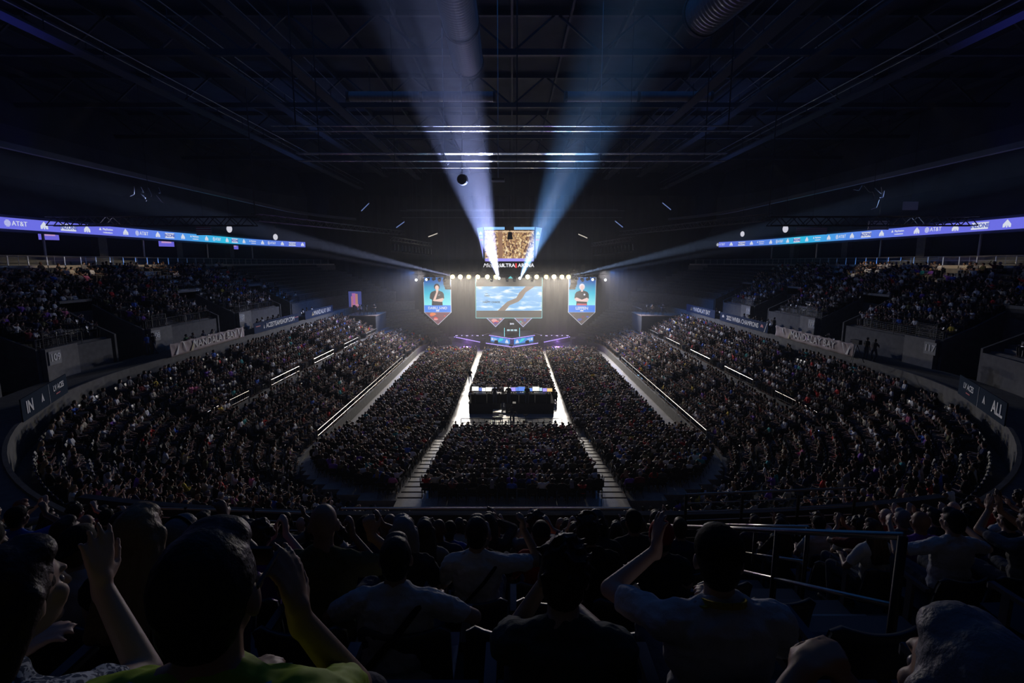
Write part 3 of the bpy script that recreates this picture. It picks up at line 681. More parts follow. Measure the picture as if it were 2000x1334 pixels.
truss('stage_truss', (-10.6, TRUSS_Y, 12.15), (10.4, TRUSS_Y, 12.15), 'black lighting truss over the stage carrying the bright warm lamps')
truss('side_truss', (-16.6, TRUSS_Y, 12.0), (-10.9, TRUSS_Y, 12.0), 'black lighting truss above the left shield screen')
truss('side_truss', (9.9 + .2, TRUSS_Y, 12.0), (15.9, TRUSS_Y, 12.0), 'black lighting truss above the right shield screen')
M_HALO = emat('lamp_painted_halo', (1.0, 0.80, 0.36), 1.3, False)
M_BLAZE = emat('lamp_blaze', (1.0, 0.86, 0.55), 40, False)
for i, x in enumerate(BLINDER_X):
    b = empty('blinder_lamp', (x, TRUSS_Y - 0.3, TRUSS_Z)); tag(b, '%s blazing warm lamp from the left end of the stage truss' % ORD[i], 'lamp', 'lamps on the stage truss')
    MB().tube((0, 0.12, 0), (0, 0.4, 0), 0.27, 12).tube((0, 0.25, 0.2), (0, 0.25, 0.5), 0.03).build('housing', M_BLACK, b)
    MB().tube((0, 0.1, 0), (0, 0.13, 0), 0.27 + 0.05 * math.sin(i * 2.2), 16).build('lens', M_BLAZE, b)
    MB().tube((0, 0.14, 0), (0, 0.2, 0), 0.40, 20).build('painted_halo', M_HALO, b)  # yellow glow around the lamp painted as an emitting disc
def moving_head(x, y, z, tilt, pan, lens, label, sc=1.0):
    h = empty('moving_head_lamp', (x, y, z)); h.scale = (sc,) * 3; tag(h, label, 'lamp')
    MB().box((0, 0, 0.0), (0.36, 0.3, 0.16)).build('base', M_BLACK, h)
    MB().box((-0.2, 0, -0.25), (0.06, 0.16, 0.45)).box((0.2, 0, -0.25), (0.06, 0.16, 0.45)).box((0, 0, -0.08), (0.44, 0.18, 0.06)).build('yoke', M_STEEL_B, h)
    rm = Matrix.Rotation(pan, 3, 'Z') @ Matrix.Rotation(tilt, 3, 'X')
    a, b = rm @ Vector((0, 0.2, 0)), rm @ Vector((0, -0.32, 0))
    c = Vector((0, 0, -0.38))
    hd = MB().tube(c + a, c + b, 0.14, 12, 0.19).build('head', M_BLACK, h)
    MB().tube(c + b, c + b + (b - a).normalized() * 0.015, 0.16, 12).build('lens', lens, hd)
    return h
M_LIT = emat('lamp_lit', (0.9, 0.92, 1.0), 4, False); M_DARKLENS = mat('dark_lens', (0.1, 0.12, 0.16), 0.1)
k = 0
for sg in (-1, 1):
    side = 'left' if sg < 0 else 'right'
    for j in range(6):
        x = sg * (15.9 - j * 0.95) - (0 if sg < 0 else 0.4)
        moving_head(x, TRUSS_Y - 0.05, 11.7, 0.2 + 0.5 * math.sin(j * 1.7), 0.5 * math.sin(j * 2.3), M_LIT if j in (0, 2) else M_DARKLENS, '%s moving lamp from the outer end of the %s side truss' % (ORD[j], side), 1.35)
        k += 1
for i, x in enumerate((-3.4, -2.15, -0.8, 0.4, 1.3, 3.3)):
    moving_head(x, TRUSS_Y - 0.3, 11.75, -0.3 if i in (1, 4) else 0.9, 0, emat('beam_source', (0.95, 0.95, 1.0), 12, False) if i in (1, 4) else M_DARKLENS, '%s moving lamp from the left under the middle of stage truss' % ORD[i], 1.3)
poly_obj('x', [(-0.42, 0), (0.42, 0), (0, 0.4)], (0, 0, 0), (1, 0, 0), (0, 0, 1), G('teal_arrow', (0.1, 0.6, 0.65)), None)
o = bpy.data.objects['x']; o.name = 'teal_marker_light'; o.location = (-0.25, TRUSS_Y - 0.8, 11.35); tag(o, 'tiny teal triangle light in the middle of the stage truss', 'light')
# suspension chains
for sg in (-1, 1):
    for x in (10.4, 13.2, 15.6):
        o = MB().tube((sg * x, TRUSS_Y, 12.2), (sg * x, TRUSS_Y, 30.5), 0.025, 5).build('hanging_chain', M_STEEL_B); tag(o, 'thin chain from the roof to %s side truss, %g from the middle' % ('left' if sg < 0 else 'right', 1 + (10.4, 13.2, 15.6).index(x)), 'chain')
        o['label'] = 'thin chain holding the %s side truss, %s from the middle' % ('left' if sg < 0 else 'right', ['nearest', 'next', 'farthest'][(10.4, 13.2, 15.6).index(x)])
    # line array speakers
    la = empty('line_array_speaker', (sg * 10.9 - 0.3, 88.6, 12.6)); tag(la, 'hanging speaker column beside the %s shield screen' % ('left' if sg < 0 else 'right'), 'speaker')
    for j in range(9):
        MB().box((-sg * 0.12 * max(0, j - 6), -0.05 * j, -0.35 * j - 0.2), (1.15 - 0.02 * j, 0.7, 0.33), Matrix.Rotation(-0.03 * j, 3, 'X')).build('speaker_box', mat('speaker_grey', (0.09, 0.085, 0.08), 0.7), la)
    for x in (0.35, -0.35): MB().tube((x, 0, 0), (x, 0, 18), 0.02, 5).build('chain', M_STEEL_B, la)
# ---- hanging scoreboard
sb = empty('scoreboard', (-0.45, 89.0, 12.95)); tag(sb, 'hanging arena scoreboard with golden crowd picture and slanted side screens', 'scoreboard')
M_CROWDPIC = bpy.data.materials.new('crowd_picture'); M_CROWDPIC.use_nodes = True
nt = M_CROWDPIC.node_tree; nt.nodes.remove(nt.nodes['Principled BSDF'])
e = nt.nodes.new('ShaderNodeEmission'); tc = nt.nodes.new('ShaderNodeTexCoord'); vo = nt.nodes.new('ShaderNodeTexVoronoi'); vo.inputs['Scale'].default_value = 4.6
mp = nt.nodes.new('ShaderNodeMapping'); mp.inputs['Scale'].default_value = (1.2, 0.01, 0.8)
sep = nt.nodes.new('ShaderNodeSeparateColor'); rp = nt.nodes.new('ShaderNodeValToRGB'); cr = rp.color_ramp; cr.interpolation = 'LINEAR'
cr.elements[0].position = 0.1; cr.elements[0].color = (0.10, 0.04, 0.03, 1); cr.elements[1].position = 0.95; cr.elements[1].color = (0.95, 0.78, 0.50, 1)
for p, c in ((0.35, (0.30, 0.15, 0.09, 1)), (0.6, (0.55, 0.33, 0.14, 1)), (0.8, (0.75, 0.52, 0.25, 1))): q = cr.elements.new(p); q.color = c
nt.links.new(tc.outputs['Object'], mp.inputs[0]); nt.links.new(mp.outputs[0], vo.inputs['Vector']); nt.links.new(vo.outputs['Color'], sep.inputs[0]); nt.links.new(sep.outputs[0], rp.inputs[0]); nt.links.new(rp.outputs[0], e.inputs[0])
e.inputs['Strength'].default_value = 1.0; nt.links.new(e.outputs[0], nt.nodes['Material Output'].inputs[0])
MB().box((0, 3.2, 3.6), (9.0, 6.0, 7.0)).build('body', M_BLACK, sb)
MB().box((0, 0.0, 0.45), (8.7, 0.3, 1.1)).build('sponsor_beam', M_BLACK, sb)
MB().box((0, 0.12, 4.05), (8.35, 0.06, 4.7)).build('front_picture', M_CROWDPIC, sb)
MB().box((-1.55, 0.07, 4.05), (0.75, 0.03, 4.7)).build('picture_aisle', G('pic_aisle', (0.33, 0.18, 0.11)), sb)
MB().box((0, 0.07, 6.2), (8.35, 0.03, 0.22)).build('picture_banner', G('pic_banner', (0.75, 0.55, 0.35)), sb)
MB().box((0, 0.1, 1.45), (8.35, 0.08, 0.5)).build('purple_band', G('band_violet', (0.38, 0.33, 0.95)), sb)
MB().box((0, 0.1, 6.75), (8.6, 0.1, 0.45)).build('top_band', G('band_cyan', (0.25, 0.55, 0.95)), sb)
MB().box((0, -0.06, 6.85), (1.6, 0.3, 0.9)).build('top_mount', M_BLACK, sb)
for s, x, sz, kk in (('Michelob', -2.8, 0.95, dict(shear=0.35)), ('ULTRA', -0.35, 0.86, dict(bold=0.015)), ('ARENA', 2.85, 0.86, dict(bold=0.015))):
    t = mesh_obj('lettering', text_mesh(s, sz, **kk).copy(), emat('white_letter', (0.95, 0.95, 1.0), 1.0, False), sb); t.matrix_basis = frame((x, -0.17, 0.5), (1, 0, 0), (0, 0, 1))
MB().box((1.15, -0.17, 0.48), (0.26, 0.03, 0.8)).build('red_mark', G('mark_red', (0.85, 0.05, 0.06)), sb)
M_WING = bpy.data.materials.new('wing_picture'); M_WING.use_nodes = True
nt = M_WING.node_tree; nt.nodes.remove(nt.nodes['Principled BSDF'])
e = nt.nodes.new('ShaderNodeEmission'); tc = nt.nodes.new('ShaderNodeTexCoord'); sp = nt.nodes.new('ShaderNodeSeparateXYZ'); mr = nt.nodes.new('ShaderNodeMapRange')
mr.inputs['From Min'].default_value = 1.2; mr.inputs['From Max'].default_value = 7
rp = nt.nodes.new('ShaderNodeValToRGB'); cr = rp.color_ramp; cr.elements[0].color = (0.15, 0.55, 0.9, 1); cr.elements[1].color = (0.20, 0.40, 0.95, 1); q = cr.elements.new(0.25); q.color = (0.36, 0.36, 0.97, 1)
nt.links.new(tc.outputs['Object'], sp.inputs[0]); nt.links.new(sp.outputs['Z'], mr.inputs['Value']); nt.links.new(mr.outputs[0], rp.inputs[0]); nt.links.new(rp.outputs[0], e.inputs[0]); nt.links.new(e.outputs[0], nt.nodes['Material Output'].inputs[0])
for sg in (-1, 1):
    a, b, c, d = (sg * 4.3, 0.1, 7.0), (sg * 5.75, 3.0, 7.0), (sg * 4.5, 2.2, 1.1), (sg * 4.25, 0.1, 1.3)
    wg = MB().add([a, b, c, d, (a[0], 3.2, 7.0), (d[0], 3.2, 1.3)], [(0, 1, 2, 3), (0, 4, 1), (3, 2, 5), (1, 4, 5, 2), (0, 3, 5, 4)]).build('slanted_side_screen', M_WING, sb)
    ax = Vector((1.45, sg * 2.9, 0)).normalized()
    o = poly_obj('chevron_logo', [(x * 0.75, y * 0.95) for x, y in CHEV], (sg * 4.95, 1.25, 6.0), (1, 0, 0), (0, 0, 1), M_LOGO, sb)
    t = mesh_obj('lettering', text_mesh('EVO', 0.3, bold=0.01).copy(), M_LOGO, sb); t.matrix_basis = frame((sg * 4.9, 1.1, 5.35), (1, 0, 0), (0, 0, 1))
    t = mesh_obj('lettering', text_mesh('2023', 0.3, bold=0.01).copy(), G('mark_pink', (0.8, 0.2, 0.35)), sb); t.matrix_basis = frame((sg * 4.85, 1.0, 4.85), (1, 0, 0), (0, 0, 1))
for x in (-3.5, 3.5): MB().tube((x, 3, 7), (x, 3, 17.6), 0.05, 5).build('hanging_cable', M_STEEL_B, sb)
# small camera cluster hung in front of the board
o = empty('hanging_speaker', W(996, 460, 75)); tag(o, 'small black tapered speaker hanging in front of the scoreboard top', 'speaker')
MB().add([(-.25, -.25, .5), (.25, -.25, .5), (.25, .25, .5), (-.25, .25, .5), (-.42, -.3, -.55), (.42, -.3, -.55), (.42, .3, -.55), (-.42, .3, -.55)], [(0, 1, 2, 3), (7, 6, 5, 4), (0, 4, 5, 1), (1, 5, 6, 2), (2, 6, 7, 3), (3, 7, 4, 0)]).build('cabinet', M_BLACK, o)
MB().tube((0, 0, .5), (0, 0, 31.1 - o.location.z), 0.03).build('hanging_pole', M_BLACK, o)
# ------------------------------------------------------------------ roof
rnd = random.Random(3)
M_RS = mat('roof_steel', (0.045, 0.05, 0.06), 0.6, 0.2)
for i, y in enumerate((6, 16, 27, 38, 50, 62, 74)):
    mb = MB(); z0, z1 = 28.3, 30.8
    mb.bar((-46, y, z0), (46, y, z0), 0.35, 0.4); mb.bar((-46, y, z1), (46, y, z1), 0.3, 0.35)
    for k in range(30):
        x0, x1 = -46 + k * 92 / 30, -46 + (k + 1) * 92 / 30
        mb.bar((x0, y, z0 if k % 2 else z1), (x1, y, z1 if k % 2 else z0), 0.14)
    o = mb.build('roof_truss', M_RS); struct(o)
mb = MB()
for x in range(-44, 45, 4): mb.bar((x, -6, 30.7), (x, 100, 30.7), 0.16, 0.5)
struct(mb.build('roof_joist', M_RS))
# long lines of the catwalks running towards the stage
for i, (x, z) in enumerate(((-21, 28.0), (21, 28.0), (-25, 26.0), (25, 26.0), (-15.5, 27.6), (15.5, 27.6))):
    o = empty('catwalk', (x, 0, z)); tag(o, 'dark steel catwalk under the roof, %s %s' % (['outer', 'outer', 'lowest', 'lowest', 'inner', 'inner'][i], 'on the left' if x < 0 else 'on the right'), 'catwalk')
    MB().box((0, 42, 0), (0.9, 92, 0.12)).build('walkway', M_RS, o)
    for s in (-0.5, 0.5):
        mb = MB().tube((s, -4, 1.0), (s, 88, 1.0), 0.035, 6)
        mb.build('handrail', mat('worn_rail', (0.25, 0.26, 0.28), 0.4, 0.6), o)
    um = MB().tube((0, 0, 0), (0, 0, 1), .03, 5).mesh('upright'); um.materials.append(M_RS)
    for k in range(24):
        for s in (-.5, .5): q = bpy.data.objects.new('upright', um); COL.objects.link(q); q.parent = o; q.location = (s, -3 + k * 4, 0)
# transverse lighting pipes, the ones that cross the beams
M_PIPE = mat('bright_pipe', (0.75, 0.74, 0.76), 0.25, 0.7)
for i, (y, zz, hw) in enumerate(((30.2, 21.55, 13.5), (30.3, 21.3, 13.5), (34.9, 21.0, 14.0), (35.0, 20.56, 14.0), (34.8, 20.1, 8.5), (80, 21.9, 16), (84, 22.1, 18), (86, 21.2, 18))):
    p_ = MB().box((0, y, zz), (2 * hw, (.16, .16, .5, .32, .12, .2, .2, .2)[i], .05)).build('lighting_pipe', M_PIPE)
    tag(p_, '%s steel pipe across the hall under the roof, counting from the camera' % ORD[i], 'pipe')
    for x in (-hw * .9, 0.3, hw * .9):
        MB().tube((x, y, zz), (x, y, 31.1), 0.02, 5).build('drop_rod', M_STEEL_B, p_)
# ducts
def duct(name, p, q, r, label, rib=0.28):
    p, q = Vector(p), Vector(q); d = q - p; L = d.length; d.normalize()
    x = d.cross(Vector((0, 0, 1))); x.normalize(); y = d.cross(x); n = 28; vs = []; fs = []
    k = int(L / (rib / 2)); 
    for i in range(k + 1):
        rr = r * (1.0 if i % 2 else 0.965); 
        for j in range(n):
            a = 2 * math.pi * j / n; vs.append(p + d * (L * i / k) + x * rr * math.cos(a) + y * rr * math.sin(a))
    for i in range(k):
        for j in range(n): fs.append((i * n + j, i * n + (j + 1) % n, (i + 1) * n + (j + 1) % n, (i + 1) * n + j))
    fs += [tuple(range(n - 1, -1, -1)), tuple(range(k * n, k * n + n))]
    o = MB().add(vs, fs).build(name, mat('galvanised_duct', (0.30, 0.31, 0.34), 0.4, 0.7)); tag(o, label, 'duct')
    for t in np.arange(0.0, 1.01, 1 / max(1, round(L / 5))):
        c = p + d * L * float(t); MB().tube(c - d * 0.12, c + d * 0.12, r * 1.06, 28).build('duct_collar', M_RS, o)
    for t in (.15, .85):
        c = p + d * L * t; MB().tube(c + Vector((0, 0, r)), Vector((c.x, c.y, 31.0)), .03, 5).build('hanger_rod', M_RS, o)
    return o
duct('air_duct', (-2.6, 14, 27.0), (-2.9, 36, 27.0), 1.0, 'large ribbed round air duct above left of the centre beam')
duct('air_duct', (13.5, 12, 27.2), (10.3, 30.0, 27.2), 1.1, 'large ribbed round air duct slanting at upper right')
duct('air_duct', (4.6, 46.5, 28.0), (17, 46.5, 28.0), 0.42, 'thin ribbed duct crossing right of the beams')
duct('air_duct', (-14, 46.5, 28.0), (-1.5, 46.5, 28.0), 0.42, 'thin ribbed duct crossing left of the beams')
for i, x in enumerate((-9.5, -5.5, 1.5, 5.2, 8.8)):
    o = MB().tube((x, 20.5, 29.8), (x, 21.8, 28.8), 0.9, 20, 1.15).build('roof_fan', mat('dull_metal', (0.2, 0.21, 0.23), 0.5, 0.5)); tag(o, 'round roof fan hood at the top of view, %s from the left' % ORD[i], 'fan')
# tilted hanging panels near the board, the light falling on them painted as glow
M_BLADE = emat('blade_glow', (0.25, 0.36, 0.8), 0.55, False); M_BLADEW = emat('blade_white', (0.8, 0.72, 0.62), 0.75, False)
for i, (px, py, zc, rot, mm) in enumerate(((712, 403, 66, 0.75, 0), (781, 437, 72, 0.6, 0), (845, 457, 74, 0.35, 1), (1139, 459, 74, -0.4, 1), (1210, 436, 72, -0.65, 0), (1303, 401, 66, -0.65, 0))):
    p = W(px, py, zc); o = empty('painted_lit_panel', p, 0); tag(o, '%s tilted rectangular panel from the left, light painted on, hung under the roof' % ORD[i], 'lamp')
    rm = Matrix.Rotation(-rot, 3, 'Y')
    MB().box((0, 0, 0), (1.5, 0.5, 0.22), rm).build('housing', M_BLACK, o)
    MB().box(rm @ Vector((0, -0.1, -0.13)), (1.4, 0.45, 0.04), rm @ Matrix.Rotation(0.5, 3, 'X')).build('lens', (M_BLADE, M_BLADEW)[mm], o)
    MB().tube((0, 0, 0), (0, 0, 31.1 - p.z), 0.04).build('hanging_pole', M_STEEL_B, o)
# rows of hanging lamps on the side trusses
for sg in (-1, 1):
    side = 'left' if sg < 0 else 'right'
    A = W(1000 + sg * 236, 466, 68); B = W(1000 + sg * 158, 478, 80)
    truss('lamp_truss', A, B, 'black truss with a row of hanging lamps, %s of the scoreboard' % side, 0.5, 0.035, 0.9)
    for j in range(12):
        p = A.lerp(B, (j + 0.5) / 12)
        h = empty('profile_lamp', p); tag(h, '%s hanging lamp along the %s slanting truss' % (ORD[j], side), 'lamp')
        MB().box((0, 0, -.25), (.62, .12, .07)).tube((0, 0, -.2), (0, 0, -0.8), 0.03, 5).tube((0, 0.15, -0.7), (0, -0.3, -1.7), 0.2, 8, 0.26).build('barrel', M_BLACK, h)
        MB().tube((0.24, -0.1, -0.7), (0.27, -0.25, -1.5), 0.025, 5).build('bracket', M_RAIL, h)
    # the low truss in front of the ribbon screens
    truss('ceiling_truss', (sg * 22.5, 46, 17.55), (sg * 40.6, 46, 17.55), 'black box truss crossing before the %s ribbon screen' % side, 0.75, 0.05, 0.75)
    truss('ceiling_truss', (sg * 22.5, 46, 17.9), (sg * 17.5, 84, 18.6), 'black box truss running along the %s side towards the stage' % side, 0.6, 0.04, 0.9)
    MB_ = MB().tube((sg * 22.5, 46, 18), (sg * 22.5, 46, 30.5), 0.05, 6).build('truss_pole', M_STEEL_B); tag(MB_, 'black pole from roof to the corner of %s ceiling truss' % side, 'pole')
    # ring beam with pale sloped ceiling behind
    q = bpath(sg, 20.0, 30, 96)
    rb_ = sweep([(19.9, 21.6), (19.9, 22.0), (20.3, 22.0), (20.3, 21.6)], q[::6], closed=True).build('curved_pipe_beam', M_RAIL if False else mat('worn_rail', (0.25, 0.26, 0.28), 0.4, 0.6)); struct(rb_)
    # flags and dish lamps
for i, (px, py, zc, wd, ht, st_) in enumerate(((398, 451, 58, 1.7, 0.95, 1), (1585, 451, 58, 3.5, 0.8, 2), (1716, 440, 52, 2.1, 0.9, 0), (1448 + 330, 402, 50, 1.5, 0.8, 0))):
    p = W(px, py, zc); o = empty('hanging_flag', p); tag(o, ['striped flag hanging above the left ribbon screen', 'red and white striped flag above the right ribbon screen', 'pale team banner with dark border above right ribbon screen', 'pale blank banner high above the right ribbon screen'][i], 'flag')
    MB().box((0, 0, 0), (wd, 0.03, ht)).build('cloth', mat('flag_pale', (0.5, 0.47, 0.45), 0.9), o)
    if st_:
        mb = MB()
        for k in range(4): mb.box((0, -0.02, ht * (-0.4 + 0.27 * k)), (wd, 0.01, ht * 0.12))
        mb.build('stripes', mat('flag_stripe', (0.32, 0.03, 0.05) if st_ == 2 else (0.3, 0.05, 0.07), 0.9), o)
    elif i == 2:
        MB().box((0, -0.02, ht * .3), (wd * .85, 0.01, 0.05)).box((0, -0.02, -ht * .3), (wd * .85, 0.01, 0.05)).box((-wd * .42, -0.02, 0), (0.05, 0.01, ht * .65)).box((wd * .42, -0.02, 0), (0.05, 0.01, ht * .65)).build('border', M_NAVY, o)
    MB().tube((0, 0.02, ht / 2), (0, 0.02, 30 - p.z), 0.02, 4).build('hanging_wire', M_STEEL_B, o)
for i, (px, py, zc, rx) in enumerate(((448, 447, 62, 0.35), (538, 463, 74, 0.34), (1534, 447, 62, 0.35), (1450, 457, 74, 0.3))):
    p = W(px, py, zc); o = empty('dish_lamp', p, 0); tag(o, ['nearer white dish lamp above the left ribbon screen', 'farther white dish lamp above the left ribbon screen', 'nearer white dish lamp above the right ribbon screen', 'farther white dish lamp above the right ribbon screen'][i], 'lamp')
    vs = []; n = 14
    for k in range(6):
        a = k / 5 * 1.5; 
        for j in range(n): vs.append((rx * math.sin(a) * math.cos(2 * math.pi * j / n), -rx * 0.3 * math.cos(a), rx * 1.3 * math.sin(a) * math.sin(2 * math.pi * j / n)))
    fs = [(k * n + j, k * n + (j + 1) % n, (k + 1) * n + (j + 1) % n, (k + 1) * n + j) for k in range(5) for j in range(n)]
    MB().add(vs, fs).build('dish', emat('dish_white', (0.75, 0.75, 0.85), 0.85, False), o, True)
    MB().tube((0, 0.1, 0), (0, 0.1, 31.1 - p.z), 0.03).build('hanging_pole', M_STEEL_B, o)
# hung devices on the near cross pipes
p = W(903, 350, 34.2); o = empty('hanging_camera', p); o.scale = (.6,) * 3; tag(o, 'black barrel-shaped device hanging under the bright pipe in the beam', 'device')
MB().tube((0, 0.5, 0), (0, -0.6, -0.1), 0.62, 16, 0.55).build('barrel', M_BLACK, o); MB().tube((0, 0, .5), (0, 0, (31.1 - p.z) / .6), 0.05).tube((-.25, 0, .5), (.2, 0, 1.4), 0.03).build('hanging_pole', M_PIPE, o)
p = W(973, 353, 34.2); o = empty('projector', p); o.scale = (.6,) * 3; tag(o, 'flat pale-edged projector hanging on a pole beside the beam', 'projector')
MB().box((0, 0, 0.1), (1.4, 0.9, 0.25)).build('body', M_BLACK, o); MB().box((0, -0.42, -0.1), (1.45, 0.1, 0.2)).build('pale_edge', mat('pale_trim', (0.5, 0.5, 0.5), 0.4), o); MB().tube((0, 0, .2), (0, 0, (31.1 - p.z) / .6), 0.05).box((0, 0, 2.0), (.2, .2, .3)).build('hanging_pole', M_PIPE, o)
for i, (px, py, zc) in enumerate(((868, 312, 34.3), (1171, 314, 34.3))):
    p = W(px, py, zc); o = empty('small_spot_lamp', p); o.scale = (.6,) * 3; tag(o, 'small spot lamp clamped on the cross pipe, %s' % ['nearest the left beam', 'right of both beams'][i], 'lamp')
    MB().tube((0, .2, .2), (.25, -.3, -.35), 0.2, 10).build('housing', M_BLACK, o); MB().box((.3, -.3, -.35), (.5, .06, .25), Matrix.Rotation(0.8, 3, 'Y')).build('shutter', mat('pale_trim', (0.5, 0.5, 0.5), 0.4), o); MB().tube((0, 0, 0), (0, 0, (31.1 - p.z) / .6), 0.04).build('clamp', M_PIPE, o)
for sg in (-1, 1):                            # cable clusters that catch the side beams
    p = W(1000 + sg * 705, 388, 46) if sg > 0 else W(291, 388, 46)
    o = empty('cable_cluster', p); tag(o, 'tangle of pale cables at the %s ceiling truss corner' % ('left' if sg < 0 else 'right'), 'cable')
    for k in range(7):
        a = Vector((rnd.uniform(-1, 1), rnd.uniform(-.5, .5), rnd.uniform(-.2, 1.2))); b = a + Vector((rnd.uniform(-.9, .9), 0, rnd.uniform(-1.0, -.2)))
        MB().path([a, (a + b) / 2 + Vector((0.15, 0, -.25)), b], 0.03, 5).build('cable', M_PIPE, o)
    MB().tube((0, 0, 0), (0, 0, 31.1 - p.z), .02, 5).build('drop_line', M_STEEL_B, o)
# ------------------------------------------------------------------ platforms on the lower stands
for sg in (-1, 1):
    side = 'left' if sg < 0 else 'right'
    x0 = -20.6 if sg < 0 else 19.6; x1 = -25.2 if sg < 0 else 26
    z1 = 6.0; y0, y1 = 77.0, 83.5
    o = empty('broadcast_platform', ((x0 + x1) / 2, y0, 3.6)); tag(o, 'black draped broadcast platform high on the %s stand' % side, 'platform')
    hx = abs(x1 - x0) / 2
    MB().box((0, (y1 - y0) / 2, 1.05), (2 * hx, y1 - y0, 2.5)).build('drape', M_DRAPE, o)
    MB().box((0, (y1 - y0) / 2, 2.36), (2 * hx + .1, y1 - y0 + .1, 0.1)).build('deck', mat('deck_wood', (0.22, 0.15, 0.10), 0.6), o)
    mb = MB()
    for k in range(9): mb.tube((-hx, k * .8, 2.4), (-hx, k * .8, 3.4), .02, 5)
    mb.tube((-hx, 0, 3.4), (-hx, 6.4, 3.4), .025, 5).build('rail', M_STEEL_B, o)
    for k in range(4):
        x = -hx + 0.9 + k * 1.05
        d_ = empty('camera_rig', ((x0 + x1) / 2 + x * .9, y0 + 1.2 + (k % 2), 6.0)); tag(d_, 'broadcast camera on tripod, %s along the %s platform' % (ORD[k], side), 'camera')
        MB().tube((0, 0, 1.2), (-.4, -.3, 0), .025, 5).tube((0, 0, 1.2), (.4, -.3, 0), .025, 5).tube((0, 0, 1.2), (0, .45, 0), .025, 5).build('tripod', M_STEEL_B, d_)
        MB().box((0, 0, 1.38), (.25, .6, .3)).tube((0, .3, 1.38), (0, .55, 1.38), .1, 10).build('camera_body', M_BLACK, d_)
ps = empty('standing_screen', W(694, 587, 84)); tag(ps, 'upright coloured picture screen behind the left platform', 'screen')
MB().box((0, 0, 0), (2.3, 0.15, 3.2)).build('casing', M_BLACK, ps)
MB().box((0, -.09, 0), (2.1, 0.02, 3.0)).build('picture', G('pic_indigo', (0.05, 0.06, 0.22)), ps)
for k, (x, z, a, b, c) in enumerate(((-.2, 0, .6, 2.4, (0.35, .12, .35)), (.25, .1, .4, 2.0, (0.4, .18, .15)), (-.5, -.3, .3, 2.0, (.4, .15, .2)), (.1, -.9, .9, .6, (.5, .2, .3)))):
    MB().box((x, -.105 - k * .005, z), (a, .01, b)).build('picture_patch', G('pp%d' % k, c), ps)
MB().box((0, .2, -2.6), (.2, .2, 2.4)).build('stand', M_BLACK, ps)
# ------------------------------------------------------------------ front of house control riser on the floor
fh = empty('control_riser', (-0.05, 45.3, 0)); tag(fh, 'black control riser among the floor seats with consoles and screens', 'platform')
for xa, xb in ((-3.95, -1.0), (-0.55, 3.95)):
    MB().box(((xa + xb) / 2, 2.6, 0.5), (xb - xa, 3.4, 1.0)).build('riser_box', M_DRAPE, fh)
    MB().box(((xa + xb) / 2, 2.6, 1.02), (xb - xa + .1, 3.5, 0.04)).build('riser_deck', mat('black_felt', (.01, .01, .011), 1.0, spec=.05), fh)
MB().box((-.78, 2.6, 0.06), (0.45, 3.4, 0.12)).build('gap_floor', mat('pale_carpet', (0.5, 0.48, 0.44), 0.5), fh)
MB().box((-1.3, -.1, 0.3), (0.8, 0.9, 0.6)).box((-1.3, -.7, 0.15), (0.8, .5, .3)).build('steps', mat('pale_carpet', (0.5, 0.48, 0.44), 0.8), fh)
MB().box((-.5, -1.2, 0.02), (3.6, 2.6, 0.04)).build('carpet', mat('pale_carpet', (0.5, 0.48, 0.44), 0.8), fh)
mb = MB()
for x in (-4.3, 4.3): mb.tube((x, -3.1, 0), (x, -3.1, .8), .03)
mb.tube((-4.3, -3.1, .8), (4.3, -3.1, .8), .03).tube((-4.3, -3.1, .45), (4.3, -3.1, .45), .02)
for k in range(18): mb.tube((-4.3 + k * .506, -3.1, 0), (-4.3 + k * .506, -3.1, .8), .02, 5)
mb.build('rear_rail', M_STEEL_B, fh)
rnd = random.Random(11)
SCREENC = [(0.75, 0.72, 0.65), (0.1, 0.2, 0.6), (0.5, 0.55, 0.75), (0.3, 0.25, 0.75), (0.15, 0.45, 0.2), (0.7, 0.45, 0.2), (0.35, 0.5, 0.6), (0.8, 0.8, 0.8), (0.1, 0.15, 0.45)]
for i in range(5):
    x = -3.1 + i * 1.5
    tb = empty('console_table', (x, 46.9, 1.04)); tag(tb, 'black console table on control riser, %s from the left' % ORD[i], 'table')
    MB().box((0, 0, 0.75), (1.4, 0.8, 0.05)).build('tabletop', MATS['black_felt'], tb)
    MB().box((0, -.38, .37), (1.46, .02, .74)).build('skirt', MATS['black_felt'], tb)
    for sx in (-.65, .65):
        for sy in (-.35, .35): MB().box((sx, sy, .36), (.05, .05, .73)).build('leg', M_STEEL_B, tb)
for i in range(17):
    x = -3.45 + i * 0.435 + rnd.uniform(-.05, .05)
    if i in (5, 6): continue
    y = 46.75 + rnd.uniform(0, .35); s = rnd.uniform(1.25, 1.7)
    m_ = empty('computer_monitor', (x, y, 1.82)); m_.scale = (s,) * 3
    ci = rnd.randrange(9)
    tag(m_, 'lit computer monitor on the control riser tables, %s from the left' % ORD[i], 'monitor', 'monitors on the control riser')
    MB().box((0, 0.02, .25), (.40, .04, .27)).box((0, .04, .07), (.05, .03, .14)).box((0, .02, .01), (.2, .14, .02)).build('stand_and_casing', M_BLACK, m_)
    MB().box((0, -.005, .25), (.37, .01, .235)).build('screen', emat('foh_screen_%d' % ci, SCREENC[ci], 1.5, False), m_)
